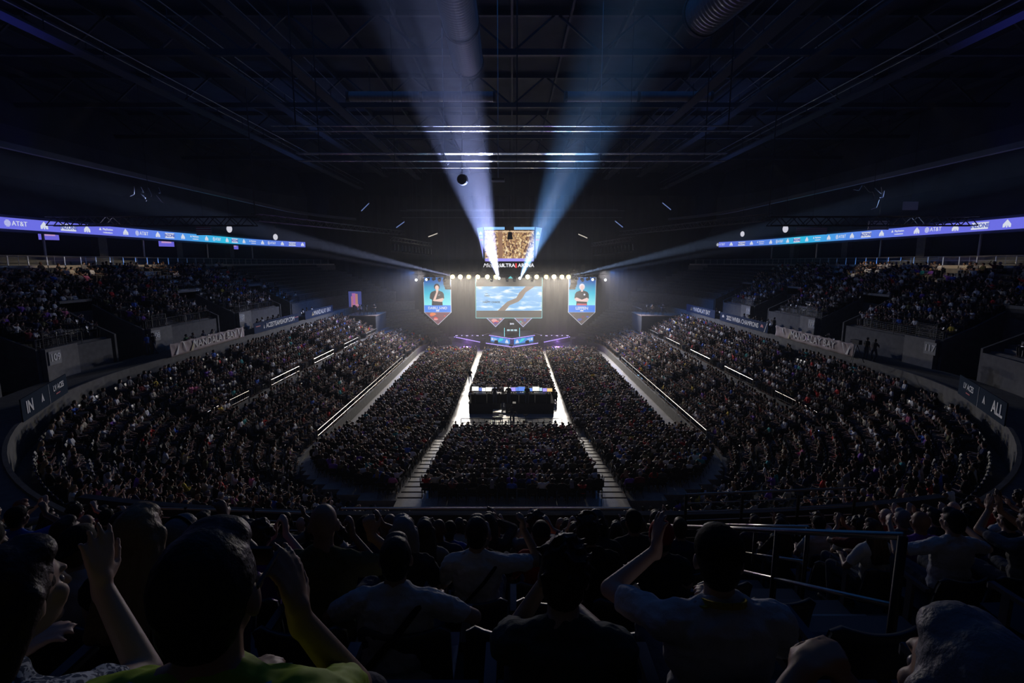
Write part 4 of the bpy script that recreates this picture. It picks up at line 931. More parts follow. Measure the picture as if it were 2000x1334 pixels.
for i, (x, w_) in enumerate(((-3.0, 1.1), (0.9, .9), (2.6, 1.0), (-1.4, .8))):
    m_ = MB().box((0, 0, .06), (w_, .5, .1), Matrix.Rotation(.15, 3, 'X')).build('mixing_console', mat('console_grey', (0.2, 0.2, 0.21), 0.5)); m_.location = (x, 46.56, 1.82)
    tag(m_, 'sloping mixing console on the riser tables, %s from the left' % {-3.0: 'first', -1.4: 'second', 0.9: 'third', 2.6: 'fourth'}[x], 'console')
    mb = MB()
    for k in range(10): mb.box((-.42 * w_ + k * .084 * w_, 0, .12), (.02, .3, .03))
    mb.build('faders', mat('fader_white', (.6, .6, .6), .5), m_)
for x, tx, ty, pw in ((-1.15, -.5, 43.9, 260), (3.2, 3.1, 43.2, 60), (-3.4, -3.3, 43.2, 45)):  # clip lamps added only to brighten the floor behind the riser
    wl = empty('added_fill_lamp', (x, 45.95, 1.04)); tag(wl, 'small clip lamp at the rear edge of the control riser, %s' % {-1.15: 'beside the gap', 3.2: 'right end', -3.4: 'left end'}[x], 'lamp')
    MB().tube((0, 0, 0), (0, 0, 1.0), .015, 6).tube((0, 0, 1.0), (0, -.22, 1.05), .012, 6).build('stem', M_STEEL_B, wl)
    MB().tube((0, -.2, 1.08), (0, -.32, .98), .05, 10, .09).build('shade', M_BLACK, wl)
    spot('added_fill_light', (x, 45.6, 1.98), (tx, ty, 0), pw, (1.0, .93, .8), 75, .5, .04)
# camera on tripod on the steps
tp = empty('tripod_camera', (0.2, 43.4, 0.05)); tag(tp, 'video camera on tall tripod behind the control riser', 'camera')
for a in (0.5, 2.6, 4.7): MB().tube((0, 0, 1.5), (.55 * math.cos(a), .55 * math.sin(a), 0), .025, 6).build('leg', M_STEEL_B, tp)
MB().box((0, 0, 1.68), (.28, .6, .3)).tube((0, .3, 1.68), (0, .55, 1.68), .09, 10).build('camera_body', M_BLACK, tp)
for i, (x, y) in enumerate(((-1.0, 43.6), (1.2, 43.7), (-1.5, 43.0))):
    st_ = empty('stool', (x, y, 0.04)); tag(st_, 'small round stool behind the riser, %s' % ['left of the tripod', 'right of the tripod', 'nearest the left barrier'][i], 'stool')
    MB().tube((0, 0, .6), (0, 0, .66), .2, 14).build('seat', M_BLACK, st_); MB().tube((0, 0, 0), (0, 0, .6), .03).build('pole', M_STEEL_B, st_); MB().tube((0, 0, 0), (0, 0, .03), .22, 14).build('base', M_STEEL_B, st_)
# ------------------------------------------------------------------ retractable block on the floor, and its stair aisles
M_PLANK = mat('riser_plank', (0.36, 0.33, 0.29), 0.38, var=0.15, bscale=4)
def blk_h(y): return max(0.0, (40.2 - y) / 15.6 * 1.95)
NB = 18; BP = 0.9
def blk_row(k): return 39.6 - k * BP, (k + 1) * 1.95 / 17.5
def xlim(y, u=-0.4):                         # inner edge of the near corner
    r = RC + u
    if y >= YC: return XC + r
    d = YC - y
    return XC + math.sqrt(max(0, r * r - d * d)) if d < r else 0
mb = MB()
for k in range(NB):
    y, h = blk_row(k); xl = min(14.0, xlim(y - BP * .5, 0.25))
    mb.box((0, y - BP / 2 + .45, h / 2), (2 * xl, BP, h))
struct(mb.build('retractable_tier', M_PLANK))
for sg in (-1, 1):
    side = 'left' if sg < 0 else 'right'
    mb = MB()
    for k in range(NB - 1):
        y, h = blk_row(k); mb.box((sg * 5.3, y - .1, h + .06), (1.25, .4, .12))
    struct(mb.build('stair_treads', mat('tread_wood', (0.30, 0.27, 0.24), 0.45)))
    for k in range(9):
        y, h = blk_row(k * 2 - (0 if k == 0 else 1)); x = sg * (5.85 if k % 2 else 4.85)
        o = MB().tube((0, 0, 0), (0, 0, .95), .025, 6).tube((0, 0, .95), (0, -.5, .95), .025, 6).tube((0, -.5, .95), (0, -.5, .45), .025, 6).build('aisle_handrail', M_STEEL_B)
        o.location = (x, y, h); tag(o, 'short hooped handrail on the %s floor aisle steps, %s from the stage end' % (side, ORD[k]), 'handrail')
# ------------------------------------------------------------------ figures
def cap_geo(p0, p1, r0, r1, n=10):
    p0, p1 = Vector(p0), Vector(p1); d = p1 - p0
    if d.length < 1e-5: d = Vector((0, 0, 1e-4)); p1 = p0 + d
    d = d.normalized(); u = Vector((0, 0, 1)) if abs(d.z) < 0.9 else Vector((0, 1, 0)); x = d.cross(u).normalized(); y = d.cross(x)
    rings = []
    for a in (80, 55, 28, 0): rings.append((p0 - d * r0 * math.sin(R(a)), r0 * math.cos(R(a))))
    for a in (0, 28, 55, 80): rings.append((p1 + d * r1 * math.sin(R(a)), r1 * math.cos(R(a))))
    vs = []
    for c, r in rings: vs += [c + x * r * math.cos(2 * math.pi * i / n) + y * r * math.sin(2 * math.pi * i / n) for i in range(n)]
    fs = [(k * n + i, k * n + (i + 1) % n, (k + 1) * n + (i + 1) % n, (k + 1) * n + i) for k in range(7) for i in range(n)]
    return vs, fs + [tuple(range(n - 1, -1, -1)), tuple(range(7 * n, 8 * n))]
def ell_geo(c, r, M=None, n=14, m=9):
    vs = []; fs = []
    for k in range(1, m):
        a = math.pi * k / m
        for i in range(n): vs.append(Vector((r[0] * math.sin(a) * math.cos(2 * math.pi * i / n), r[1] * math.sin(a) * math.sin(2 * math.pi * i / n), r[2] * math.cos(a))))
    vs += [Vector((0, 0, r[2])), Vector((0, 0, -r[2]))]; T = len(vs) - 2
    for k in range(m - 2):
        for i in range(n): fs.append((k * n + i, (k + 1) * n + i, (k + 1) * n + (i + 1) % n, k * n + (i + 1) % n))
    for i in range(n): fs.append((i, (i + 1) % n, T)); fs.append(((m - 2) * n + (i + 1) % n, (m - 2) * n + i, T + 1))
    c = Vector(c)
    return [(M @ v if M else v) + c for v in vs], fs
def voxel(prims, size, smooth=3, name='figure', fold=0.0, seed=0, decim=None, fs_=22.0, sy=1.0):
    mb = MB()
    for p in prims:
        if p[0] == 'c': mb.add(*cap_geo(*p[1:5]))
        elif p[0] == 'e': mb.add(*ell_geo(p[1], p[2], p[3] if len(p) > 3 else None))
    me = mb.mesh(name); o = bpy.data.objects.new(name, me); COL.objects.link(o)
    r = o.modifiers.new('r', 'REMESH'); r.mode = 'VOXEL'; r.voxel_size = size; r.use_smooth_shade = True
    if smooth: s = o.modifiers.new('s', 'SMOOTH'); s.factor = 0.5; s.iterations = smooth
    if decim: dm = o.modifiers.new('d', 'DECIMATE'); dm.ratio = decim
    dg = bpy.context.evaluated_depsgraph_get(); dg.update()
    out = bpy.data.meshes.new_from_object(o.evaluated_get(dg)); out.name = name
    bpy.data.objects.remove(o); bpy.data.meshes.remove(me)
    if fold:
        n = len(out.vertices); co = np.empty(n * 3, 'f'); no = np.empty(n * 3, 'f')
        out.vertices.foreach_get('co', co); out.vertices.foreach_get('normal', no)
        co = co.reshape(-1, 3); no = no.reshape(-1, 3)
        off_ = Vector((seed * 3.1, seed * 1.7, 0))
        d = np.array([noise.noise(Vector((v[0] * fs_, v[1] * fs_ * sy, v[2] * fs_ * sy)) + off_) + .5 * noise.noise(Vector((v[0] * fs_ * 2.1, v[1] * fs_ * 2.1 * sy, v[2] * fs_ * 2.1 * sy)) + off_) for v in co])
        co = co + no * (d * fold)[:, None]
        out.vertices.foreach_set('co', co.astype('f').ravel()); out.update()
    out.polygons.foreach_set('use_smooth', [True] * len(out.polygons))
    out.materials.clear()
    return out
def ik(S, T, pole, l1, l2):
    S, T = Vector(S), Vector(T); d = T - S; D = min(d.length, (l1 + l2) * 0.985); d = d.normalized(); T = S + d * D
    a = (l1 * l1 - l2 * l2 + D * D) / (2 * D); h = math.sqrt(max(0, l1 * l1 - a * a))
    p = Vector(pole) - d * Vector(pole).dot(d); p = p.normalized()
    return S + d * a + p * h, T
def hand(pr, wr, d, nrm, s, curl=0.5, spread=0.0, sc=1.0):
    wr = Vector(wr); d = Vector(d).normalized(); nrm = Vector(nrm); nrm = (nrm - d * nrm.dot(d)).normalized(); lat = d.cross(nrm) * s
    pr.append(('c', wr - d * .02, wr + d * .03, .024 * sc, .026 * sc))
    pr.append(('e', wr + d * .055 * sc, (0.036 * sc, .015 * sc, .046 * sc), Matrix((lat, nrm, d)).transposed()))
    for i, L in enumerate((.072, .082, .076, .060)):
        b0 = wr + d * .03 * sc + lat * (.02 - .013 * i) * sc; b = wr + d * (.088 - .004 * abs(i - 1)) * sc + lat * (.030 - .0205 * i) * sc
        pr.append(('c', b0, b, .011 * sc, .0105 * sc))
        dd = (d + lat * spread * (1.2 - i) * .35).normalized(); ax = dd.cross(nrm); p = b
        for j, f in enumerate((.45, .30, .25)):
            dd = Matrix.Rotation(curl * (0.75, 1.1, .8)[j] * (1 + .08 * i), 3, ax) @ dd
            q = p + dd * L * f * sc; pr.append(('c', p, q, (.0095 - .0008 * j) * sc, (.0088 - .0009 * j) * sc)); p = q
    t0 = wr + d * .022 * sc + lat * .026 * sc; td = (d * .65 + lat * .75 + nrm * .25).normalized(); t1 = t0 + td * .038 * sc
    td2 = (d * .9 + lat * .35 + nrm * .3 * (1 + curl)).normalized(); t2 = t1 + td2 * .032 * sc; t3 = t2 + (td2 + nrm * .3 * curl).normalized() * .024 * sc
    pr += [('c', t0, t1, .0135 * sc, .011 * sc), ('c', t1, t2, .0108 * sc, .0095 * sc), ('c', t2, t3, .0095 * sc, .008 * sc)]
def figure(sp):
    """primitive lists for body, shirt, trousers, shoes, hair, hat in the figure's own space (faces +y, feet on z=0)"""
    g = lambda k, d: sp.get(k, d)
    H = g('size', 1.0); stand = g('stand', False)
    pel = Vector((0, -.06 + g('fw', 0), .56 - g('sl', 0))) if not stand else Vector((0, 0, .95))
    lean = R(g('lean', 8)); tw = R(g('turn', 0)); side = R(g('tilt', 0))
    RM = Matrix.Rotation(tw, 3, 'Z') @ Matrix.Rotation(side, 3, 'Y') @ Matrix.Rotation(-lean, 3, 'X')
    T = lambda x, y, z: pel + RM @ (Vector((x, y, z)) * H)
    wd = g('wide', 1.0)
    hc = T(0, .02 + g('hfwd', 0), .615); hy, hp, hr = R(g('yaw', 0)), R(g('nod', 0)), R(g('roll', 0))
    HM = Matrix.Rotation(hy + tw * .5, 3, 'Z') @ Matrix.Rotation(hr, 3, 'Y') @ Matrix.Rotation(-hp, 3, 'X')
    Hd = lambda x, y, z: hc + HM @ Vector((x, y, z)) * H
    E = lambda L, c, r, M=RM: L.append(('e', c, tuple(q * H for q in r), M))
    Cc = lambda L, a, b, r0, r1: L.append(('c', a, b, r0 * H, r1 * H))
    body = []; shirt = []; tr = []; shoe = []; shoe2 = []; hair = []; hat = []
    sx = .175 * wd
    def torso(L, k):
        E(L, T(0, 0, .02), (.165 * wd + k, .115 + k, .11 + k)); E(L, T(0, .005, .14), (.150 * wd + k, .105 * wd + k, .15 + k))
        E(L, T(0, .0, .30), (.165 * wd + k, .112 + k, .16 + k)); E(L, T(0, -.01, .38), (.178 * wd + k, .095 + k, .085 + k))
        Cc(L, T(-sx * .82, -.01, .405), T(sx * .82, -.01, .405), .062 + k, .062 + k)
        Cc(L, T(-.10, -.015, .43), T(0, -.01, .47), .05 + k * .5, .055 + k * .3); Cc(L, T(.10, -.015, .43), T(0, -.01, .47), .05 + k * .5, .055 + k * .3)
    torso(body, 0.0); torso(shirt, 0.014)
    Cc(body, T(0, -.005, .44), Hd(0, -.02, -.05), .058, .054)
    Cc(body, Hd(0, -.03, -.02), Hd(0, -.02, .02), .06, .065)
    E(body, Hd(0, -.012, .025), (.075, .093, .098), HM); E(body, Hd(0, .022, -.045), (.057, .066, .068), HM)
    E(body, Hd(0, .062, -.09), (.026, .024, .022), HM); Cc(body, Hd(0, .083, .012), Hd(0, .103, -.028), .009, .013)
    Cc(body, Hd(-.03, .078, .026), Hd(.03, .078, .026), .012, .012); Cc(body, Hd(-.016, .081, -.058), Hd(.016, .081, -.058), .008, .008)
    for s in (-1, 1):
        E(body, Hd(s * .077, -.012, -.012), (.012, .021, .033), HM); Cc(body, Hd(s * .045, .055, -.02), Hd(s * .03, .06, -.05), .022, .018)
    j = {}
    for s, key in ((-1, 'L'), (1, 'R')):
        S = T(s * sx, -.01, .40)
        wr = g('wr' + key, None)
        if wr is None: wr = (s * .15, .30, .66) if not stand else (s * .24, .10, .80)
        if wr[2] < 5: wr = Vector(wr)
        elb, wr = ik(S, wr, g('pole' + key, (s * .7, -.5, -.6)), .285 * H, .255 * H)
        Cc(body, S, elb, .050, .040); Cc(body, elb, wr, .040, .026); E(body, S.lerp(elb, .4), (.05, .05, .05))
        sl = g('sleeve', .62)
        if sl > 1: Cc(shirt, S, elb, .064, .054); Cc(shirt, elb, elb.lerp(wr, sl - 1), .054, .040)
        elif sl > 0: Cc(shirt, S, S.lerp(elb, sl), .066, .060)
        d = g('hd' + key, None) or (wr - elb).normalized(); nr = g('hn' + key, (0, 0, -1) if wr.z < .8 else (-s, .2, 0))
        hand(body, wr, d, nr, g('ths' + key, -s if True else s), g('curl' + key, .35), g('spread' + key, .1), H * 1.0)
        j[key] = (S, elb, wr)
        hp_ = pel + Matrix.Rotation(tw * .3, 3, 'Z') @ Vector((s * .09, .02, -.02)) * H
        if stand: kn = Vector((s * .11, .03 + g('step', 0) * s * .12, .50)); an = Vector((s * .12, -.02 - g('step', 0) * s * .1 + .0, .08))
        else: kn = Vector((s * g('knee', .14), .38, .55)) * H; an = Vector((s * .13, .34, .09)) * H
        Cc(body, hp_, kn, .080 if not stand else .085, .055); Cc(body, kn, an, .052, .035); Cc(body, an + Vector((0, -.02, -.035)), an + Vector((0, .14, -.05)), .035, .03)
        Cc(tr, hp_, kn, .098, .069)
        if not g('shorts', False): Cc(tr, kn, an + Vector((0, 0, .03)), .068, .052)
        else: pass
        Cc(shoe if s < 0 else shoe2, an + Vector((0, -.03, -.04)), an + Vector((0, .16, -.05)), .045, .038)
    E(tr, T(0, -.005, -.01), (.175 * wd, .128, .115))
    ht = g('hair', 'short')
    if ht != 'bald':
        E(hair, Hd(0, -.024, .030), (.083, .096, .101), HM); E(hair, Hd(0, -.055, -.025), (.070, .052, .066), HM)
        E(hair, Hd(0, .030, .085), (.062, .055, .042), HM)
    if ht in ('curly', 'tousled'):
        rn = random.Random(g('seed', 1))
        for k in range(46 if ht == 'curly' else 60):
            a, b = rn.uniform(0, 6.28), rn.uniform(.0, 1.9)
            v = Vector((.086 * math.sin(b) * math.cos(a), -.02 + .098 * math.sin(b) * math.sin(a), .03 + .105 * math.cos(b)))
            if v.y > .05 and v.z < .06: continue
            r = rn.uniform(.014, .03) if ht == 'curly' else .012
            if ht == 'curly': E(hair, Hd(*v), (r, r, r), HM)
            else: q = v * 1.0 + Vector((rn.uniform(-.02, .02), rn.uniform(-.03, .02), .02)); hair.append(('c', Hd(*v), Hd(*q), .013 * H, .006 * H))
    if ht == 'long':
        for x in (-.055, -.02, .02, .055): Cc(hair, Hd(x, -.055, .0), T(x * 1.5, -.115, .30), .042, .040)
        for x in (-.075, .075): Cc(hair, Hd(x, -.02, .02), T(x * 1.25, -.06, .36), .030, .032)
    if ht == 'bob':
        for x in (-.06, 0, .06): Cc(hair, Hd(x, -.05, .0), Hd(x * 1.15, -.06, -.11), .045, .04)
        for x in (-.08, .08): Cc(hair, Hd(x, -.01, .02), Hd(x * 1.05, -.01, -.09), .026, .024)
    if ht == 'tail': E(hair, Hd(0, -.12, .02), (.03, .035, .035), HM); Cc(hair, Hd(0, -.13, .0), T(0, -.15, .38), .032, .016)
    hk = g('hat', None)
    if hk == 'cap':
        E(hat, Hd(0, -.018, .050), (.090, .103, .088), HM); E(hat, Hd(0, .105, .055), (.066, .062, .012), HM @ Matrix.Rotation(-.15, 3, 'X'))
    if hk == 'backcap':
        E(hat, Hd(0, -.018, .050), (.090, .103, .088), HM); E(hat, Hd(0, -.125, .035), (.060, .055, .012), HM @ Matrix.Rotation(.3, 3, 'X'))
    if hk == 'beanie':
        E(hat, Hd(0, -.02, .045), (.093, .108, .100), HM); E(hat, Hd(0, -.01, .005), (.091, .106, .032), HM)
    if hk == 'phones':
        for s in (-1, 1): E(hat, Hd(s * .09, -.012, -.008), (.02, .034, .042), HM)
        for k in range(8):
            a, b = math.pi * k / 8, math.pi * (k + 1) / 8
            Cc(hat, Hd(.092 * math.cos(a), -.012, .02 + .115 * math.sin(a)), Hd(.092 * math.cos(b), -.012, .02 + .115 * math.sin(b)), .011, .011)
    if hk == 'ears':
        E(hat, Hd(0, -.018, .050), (.092, .105, .092), HM)
        for s in (-1, 1): E(hat, Hd(s * .085, -.02, .13), (.045, .02, .045), HM)
    return dict(body=body, shirt=shirt, trousers=tr, shoeL=shoe, shoeR=shoe2, hair=hair, hat=hat, T=T, Hd=Hd, HM=HM, RM=RM, j=j)
# materials of people
SKINS = [mat('skin_%s' % n, c, 0.5, spec=0.4) for n, c in (('pale', (0.62, 0.42, 0.33)), ('tan', (0.45, 0.28, 0.19)), ('brown', (0.25, 0.14, 0.09)), ('deep', (0.12, 0.065, 0.04)))]
HAIRS = {'black': (0.012, 0.011, 0.012), 'dark brown': (0.035, 0.02, 0.013), 'brown': (0.09, 0.05, 0.028), 'sandy': (0.30, 0.20, 0.10), 'grey': (0.25, 0.25, 0.26), 'red': (0.25, 0.07, 0.03)}
def hair_mat(n):
    return mat('hair_' + n.replace(' ', '_'), HAIRS[n], 0.5, spec=0.4, bump=0.25, bscale=70)
CLOTH = {'black': (0.012, 0.012, 0.014), 'charcoal': (0.05, 0.05, 0.055), 'grey': (0.22, 0.22, 0.23), 'white': (0.72, 0.73, 0.75), 'navy': (0.02, 0.03, 0.09), 'blue': (0.04, 0.13, 0.55),
         'red': (0.55, 0.03, 0.03), 'maroon': (0.16, 0.02, 0.03), 'green': (0.05, 0.18, 0.07), 'olive': (0.13, 0.13, 0.06), 'purple': (0.18, 0.07, 0.42), 'pink': (0.65, 0.18, 0.33),
         'yellow': (0.65, 0.50, 0.07), 'teal': (0.03, 0.28, 0.30), 'cream': (0.55, 0.50, 0.40), 'orange': (0.6, 0.2, 0.04)}
def cloth_mat(n): return mat('cloth_' + n, CLOTH[n], 0.85, spec=0.25, bump=0.25, bscale=45)
M_JEANS = mat('jeans_cloth', (0.035, 0.05, 0.09), 0.85, bump=0.2, bscale=60); M_SHOE = mat('shoe_dark', (0.03, 0.03, 0.03), 0.6)
# the kit of seated poses
VAR = [
    dict(hair='short', lean=2, wrL=(-.13, .26, .70), wrR=(.13, .27, .70)),
    dict(hair='short', lean=14, wrL=(-.06, .30, .72), wrR=(.07, .31, .73), nod=4, wide=1.08),
    dict(hair='long', lean=5, wrL=(-.12, .25, .70), wrR=(.10, .27, .70), wide=.9, size=.95),
    dict(hair='curly', lean=8, wrL=(-.045, .33, 1.02), wrR=(.045, .34, 1.03), hdL=(.1, .3, .9), hdR=(-.1, .3, .9), seed=3),
    dict(hair='short', hat='cap', lean=4, wrL=(-.14, .25, .70), wrR=(.1, .2, 1.12), hdR=(-.3, .2, .9), nod=-2),
    dict(hair='bob', lean=22, wrL=(-.1, .35, .70), wrR=(.12, .36, .70), nod=-10, wide=.92, size=.96),
    dict(hair='tousled', lean=0, wrL=(-.05, .2, .74), wrR=(.05, .22, .78), wide=1.12, sleeve=1.8, seed=5),
    dict(hair='tail', lean=8, wrL=(-.05, .30, 1.05), wrR=(.05, .31, 1.05), hdL=(.1, .3, .9), hdR=(-.1, .3, .9), wide=.9, size=.95),
    dict(hair='bald', lean=3, wrL=(-.15, .26, .70), wrR=(.15, .26, .70), wide=1.15),
    dict(hair='short', hat='phones', lean=10, wrL=(-.14, .28, .70), wrR=(.20, .16, 1.22), hdR=(-.2, .1, 1), curlR=.6),
    dict(hair='short', hat='backcap', lean=6, wrL=(-.1, .22, .72), wrR=(.1, .24, .73), sleeve=1.9, wide=1.05),
    dict(hair='long', lean=12, wrL=(-.13, .3, .70), wrR=(.03, .24, 1.10), hdR=(-.2, .1, .9), wide=.93, size=.96, sleeve=1.7),
]
POSE = ['sitting back', 'leaning forward', 'sitting upright', 'clapping', 'touching the face', 'bent forward', 'slumped', 'clapping', 'sitting back', 'one arm raised', 'hands in lap', 'hand on chin']
def figure_meshes(sp, vx, decim=None, fold=0.0, seed=0):
    f = figure(sp); out = {}
    for k in ('body', 'shirt', 'trousers', 'shoeL', 'shoeR', 'hair', 'hat'):
        if not f[k]: continue
        v = vx
        out[k] = voxel(f[k], v if k != 'hair' or vx < .012 else vx * .8, 2 if vx > .012 else 3, k, fold=(fold if k == 'shirt' else fold * .4 if k == 'trousers' else ((.0015 if sp.get('hair') == 'short' else .004) if k == 'hair' and fold else 0)), seed=seed, decim=decim, fs_=16 if k != 'hair' else 55, sy=1.0 if k != 'hair' else .35)
    return out, f
def add_eyes(f, parent, H=1.0):
    for s in (-1, 1):
        mb = MB(); mb.add(*ell_geo(f['Hd'](s * .031, .0655, .002), (.0125, .0125, .0125)))
        mb.build('eye', mat('eye_white', (.3, .28, .27), .3), parent, True)
# ---- low-detail copies for the far crowd: one joined mesh each
def ramp_mat(name, cols, seedmul, rough=.8):
    m = bpy.data.materials.new(name); m.use_nodes = True; nt = m.node_tree; b = nt.nodes['Principled BSDF']; b.inputs['Roughness'].default_value = rough; b.inputs['Specular IOR Level'].default_value = .12
    oi = nt.nodes.new('ShaderNodeObjectInfo'); mu = nt.nodes.new('ShaderNodeMath'); mu.operation = 'MULTIPLY'; mu.inputs[1].default_value = seedmul
    fr = nt.nodes.new('ShaderNodeMath'); fr.operation = 'FRACT'; rp = nt.nodes.new('ShaderNodeValToRGB'); rp.color_ramp.interpolation = 'CONSTANT'
    n = len(cols); cr = rp.color_ramp
    for i, (p, c) in enumerate(cols):
        if i == 0: cr.elements[0].position = 0; cr.elements[0].color = (*c, 1)
        elif i == 1: cr.elements[1].position = p; cr.elements[1].color = (*c, 1)
        else: e = cr.elements.new(p); e.color = (*c, 1)
    nt.links.new(oi.outputs['Random'], mu.inputs[0]); nt.links.new(mu.outputs[0], fr.inputs[0]); nt.links.new(fr.outputs[0], rp.inputs[0]); nt.links.new(rp.outputs[0], b.inputs['Base Color'])
    return m
CM = dict(shirt=ramp_mat('crowd_shirts', [(0, CLOTH['black']), (.34, CLOTH['charcoal']), (.50, CLOTH['grey']), (.57, CLOTH['white']), (.70, CLOTH['navy']), (.79, CLOTH['cream']), (.84, CLOTH['blue']), (.86, CLOTH['red']), (.88, CLOTH['maroon']), (.90, CLOTH['olive']), (.93, CLOTH['purple']), (.95, CLOTH['pink']), (.96, CLOTH['teal']), (.97, CLOTH['yellow']), (.978, CLOTH['grey'])], 1.0, .85),
          hair=ramp_mat('crowd_hair', [(0, HAIRS['black']), (.35, HAIRS['dark brown']), (.65, HAIRS['brown']), (.82, HAIRS['sandy']), (.92, HAIRS['grey'])], 37.0, .5),
          body=ramp_mat('crowd_skin', [(0, (0.62, 0.42, 0.33)), (.45, (0.45, 0.28, 0.19)), (.75, (0.25, 0.14, 0.09)), (.9, (0.12, 0.065, 0.04))], 91.0, .5),
          trousers=ramp_mat('crowd_trousers', [(0, (.02, .02, .025)), (.4, (.035, .05, .09)), (.75, (.10, .09, .08)), (.9, (.3, .28, .25))], 53.0, .85),
          hat=ramp_mat('crowd_hats', [(0, (.015, .015, .018)), (.5, (.03, .05, .12)), (.8, (.4, .03, .03)), (.9, (.6, .6, .6))], 71.0, .8))
def joined(parts, name):
    vs = []; fs = []; mi = []; keys = [k for k in ('body', 'shirt', 'trousers', 'hair', 'hat') if k in parts]
    for i, k in enumerate(keys):
        me = parts[k]; n = len(vs); vs += [tuple(v.co) for v in me.vertices]
        for p in me.polygons: fs.append(tuple(q + n for q in p.vertices)); mi.append(i)
    me = bpy.data.meshes.new(name); me.from_pydata(vs, [], fs); me.polygons.foreach_set('material_index', mi)
    me.polygons.foreach_set('use_smooth', [True] * len(fs))
    for k in keys: me.materials.append(CM[k])
    me.update(); return me
src = bpy.data.collections.new('crowd_kit')
NVAR = 0
YAWS = {0: 0, 1: 42, 2: -42}
for yi in range(3):
    for i in ((0, 1, 2, 3, 4, 5, 6, 7, 9, 10, 11, 8) if yi == 0 else (0, 1, 3, 6, 2, 9)):
        sp = dict(VAR[i]); sp['yaw'] = YAWS[yi] + random.uniform(-8, 8)
        if yi and i == 2: sp['turn'] = YAWS[yi] * .4
        p, f = figure_meshes(sp, .022, decim=.30)
        o = bpy.data.objects.new('kit_%02d' % NVAR, joined(p, 'crowd_figure')); src.objects.link(o); NVAR += 1
KITS = {0: (0, 12), 1: (12, 18), 2: (18, 24)}
def instancer(name, pts, coll, m=None):
    """pts: (x, y, z, rz, variant, scale)"""
    me = bpy.data.meshes.new(name); me.from_pydata([p[:3] for p in pts], [], [])
    for an, tp, ix in (('rz', 'FLOAT', 3), ('pick', 'INT', 4), ('sc', 'FLOAT', 5)):
        a = me.attributes.new(an, tp, 'POINT'); a.data.foreach_set('value', [p[ix] for p in pts])
    o = bpy.data.objects.new(name, me); COL.objects.link(o)
    ng = bpy.data.node_groups.new(name, 'GeometryNodeTree'); ng.interface.new_socket('Geometry', in_out='INPUT', socket_type='NodeSocketGeometry'); ng.interface.new_socket('Geometry', in_out='OUTPUT', socket_type='NodeSocketGeometry')
    N = ng.nodes; L = ng.links; gi = N.new('NodeGroupInput'); go = N.new('NodeGroupOutput'); ip = N.new('GeometryNodeInstanceOnPoints'); ci = N.new('GeometryNodeCollectionInfo')
    ci.inputs['Collection'].default_value = coll; ci.inputs['Separate Children'].default_value = True; ci.inputs['Reset Children'].default_value = True
    def na(n, t):
        a = N.new('GeometryNodeInputNamedAttribute'); a.data_type = t; a.inputs['Name'].default_value = n; return a.outputs['Attribute']
    L.new(gi.outputs[0], ip.inputs['Points']); L.new(ci.outputs[0], ip.inputs['Instance']); ip.inputs['Pick Instance'].default_value = True
    L.new(na('pick', 'INT'), ip.inputs['Instance Index'])
    cx = N.new('ShaderNodeCombineXYZ'); L.new(na('rz', 'FLOAT'), cx.inputs['Z']); er = N.new('FunctionNodeEulerToRotation'); L.new(cx.outputs[0], er.inputs[0]); L.new(er.outputs[0], ip.inputs['Rotation'])
    cs = N.new('ShaderNodeCombineXYZ'); sc = na('sc', 'FLOAT')
    for q in range(3): L.new(sc, cs.inputs[q])
    L.new(cs.outputs[0], ip.inputs['Scale']); L.new(ip.outputs[0], go.inputs[0])
    md = o.modifiers.new('placement', 'NODES'); md.node_group = ng
    return o
# ------------------------------------------------------------------ seats
M_SEAT = mat('seat_plastic', (0.055, 0.062, 0.075), 0.35, spec=0.5); M_ARM = mat('seat_arm', (0.10, 0.10, 0.11), 0.4)
def seat_parts():
    W_ = .46
    def shell(pts, n=8, t=.022, curve=.05):
        vs = []; fs = []; m = len(pts)
        for i in range(n + 1):
            x = -W_ / 2 + W_ * i / n; c = (2 * i / n - 1) ** 2
            for y, z in pts: vs.append((x, y + curve * c * .8, z))
        for i in range(n):
            for j_ in range(m - 1): a = i * m + j_; fs.append((a, a + m, a + m + 1, a + 1))
        return vs, fs
    bk = []
    n = 10; Z = [.40, .50, .62, .74, .86]; vs = []; fs = []
    for i in range(n + 1):
        x = -W_ / 2 + W_ * i / n; c = (2 * i / n - 1) ** 2
        for q, z in enumerate(Z):
            zz = z - (.035 * (1 - c) if q == 4 else 0) - (.05 * max(0, c - .75) * 4 if q == 4 else 0); vs.append((x, -.19 - (z - .4) * .20 + .05 * c, zz))
    m = len(Z)
    for i in range(n):
        for q in range(m - 1): a = i * m + q; fs.append((a, a + 1, a + m + 1, a + m))
    k = len(vs); vs2 = [(x, y - .03, z) for x, y, z in vs]; fs2 = [tuple(q + k for q in f[::-1]) for f in fs]
    rim = []
    bd = [i * m + m - 1 for i in range(n + 1)]
    for a, b in zip(bd[:-1], bd[1:]): rim.append((a, a + k, b + k, b))
    for e in (0, n):
        for q in range(m - 1): a, b = e * m + q, e * m + q + 1; rim.append((a, b, b + k, a + k))
    back = MB().add(vs + vs2, fs + fs2 + rim)
    v, f = shell([(-.17, .44), (-.05, .425), (.12, .43), (.21, .445), (.225, .425)], curve=.0)
    pan = MB().add(v, f).add([(a, b, c - .03) for a, b, c in v], [q[::-1] for q in f])
    arm = MB().box((-.25, -.0, .33), (.035, .06, .66)).box((-.25, -.02, .67), (.045, .30, .035))
    arm.tube((-.25, .13, .67), (-.25, .13, .63), .022, 8)
    return back, pan, arm
sb_, sp_, sa_ = seat_parts()
SEATM = dict(backrest=sb_.mesh('backrest'), seat_pan=sp_.mesh('seat_pan'), armrest=sa_.mesh('armrest'))
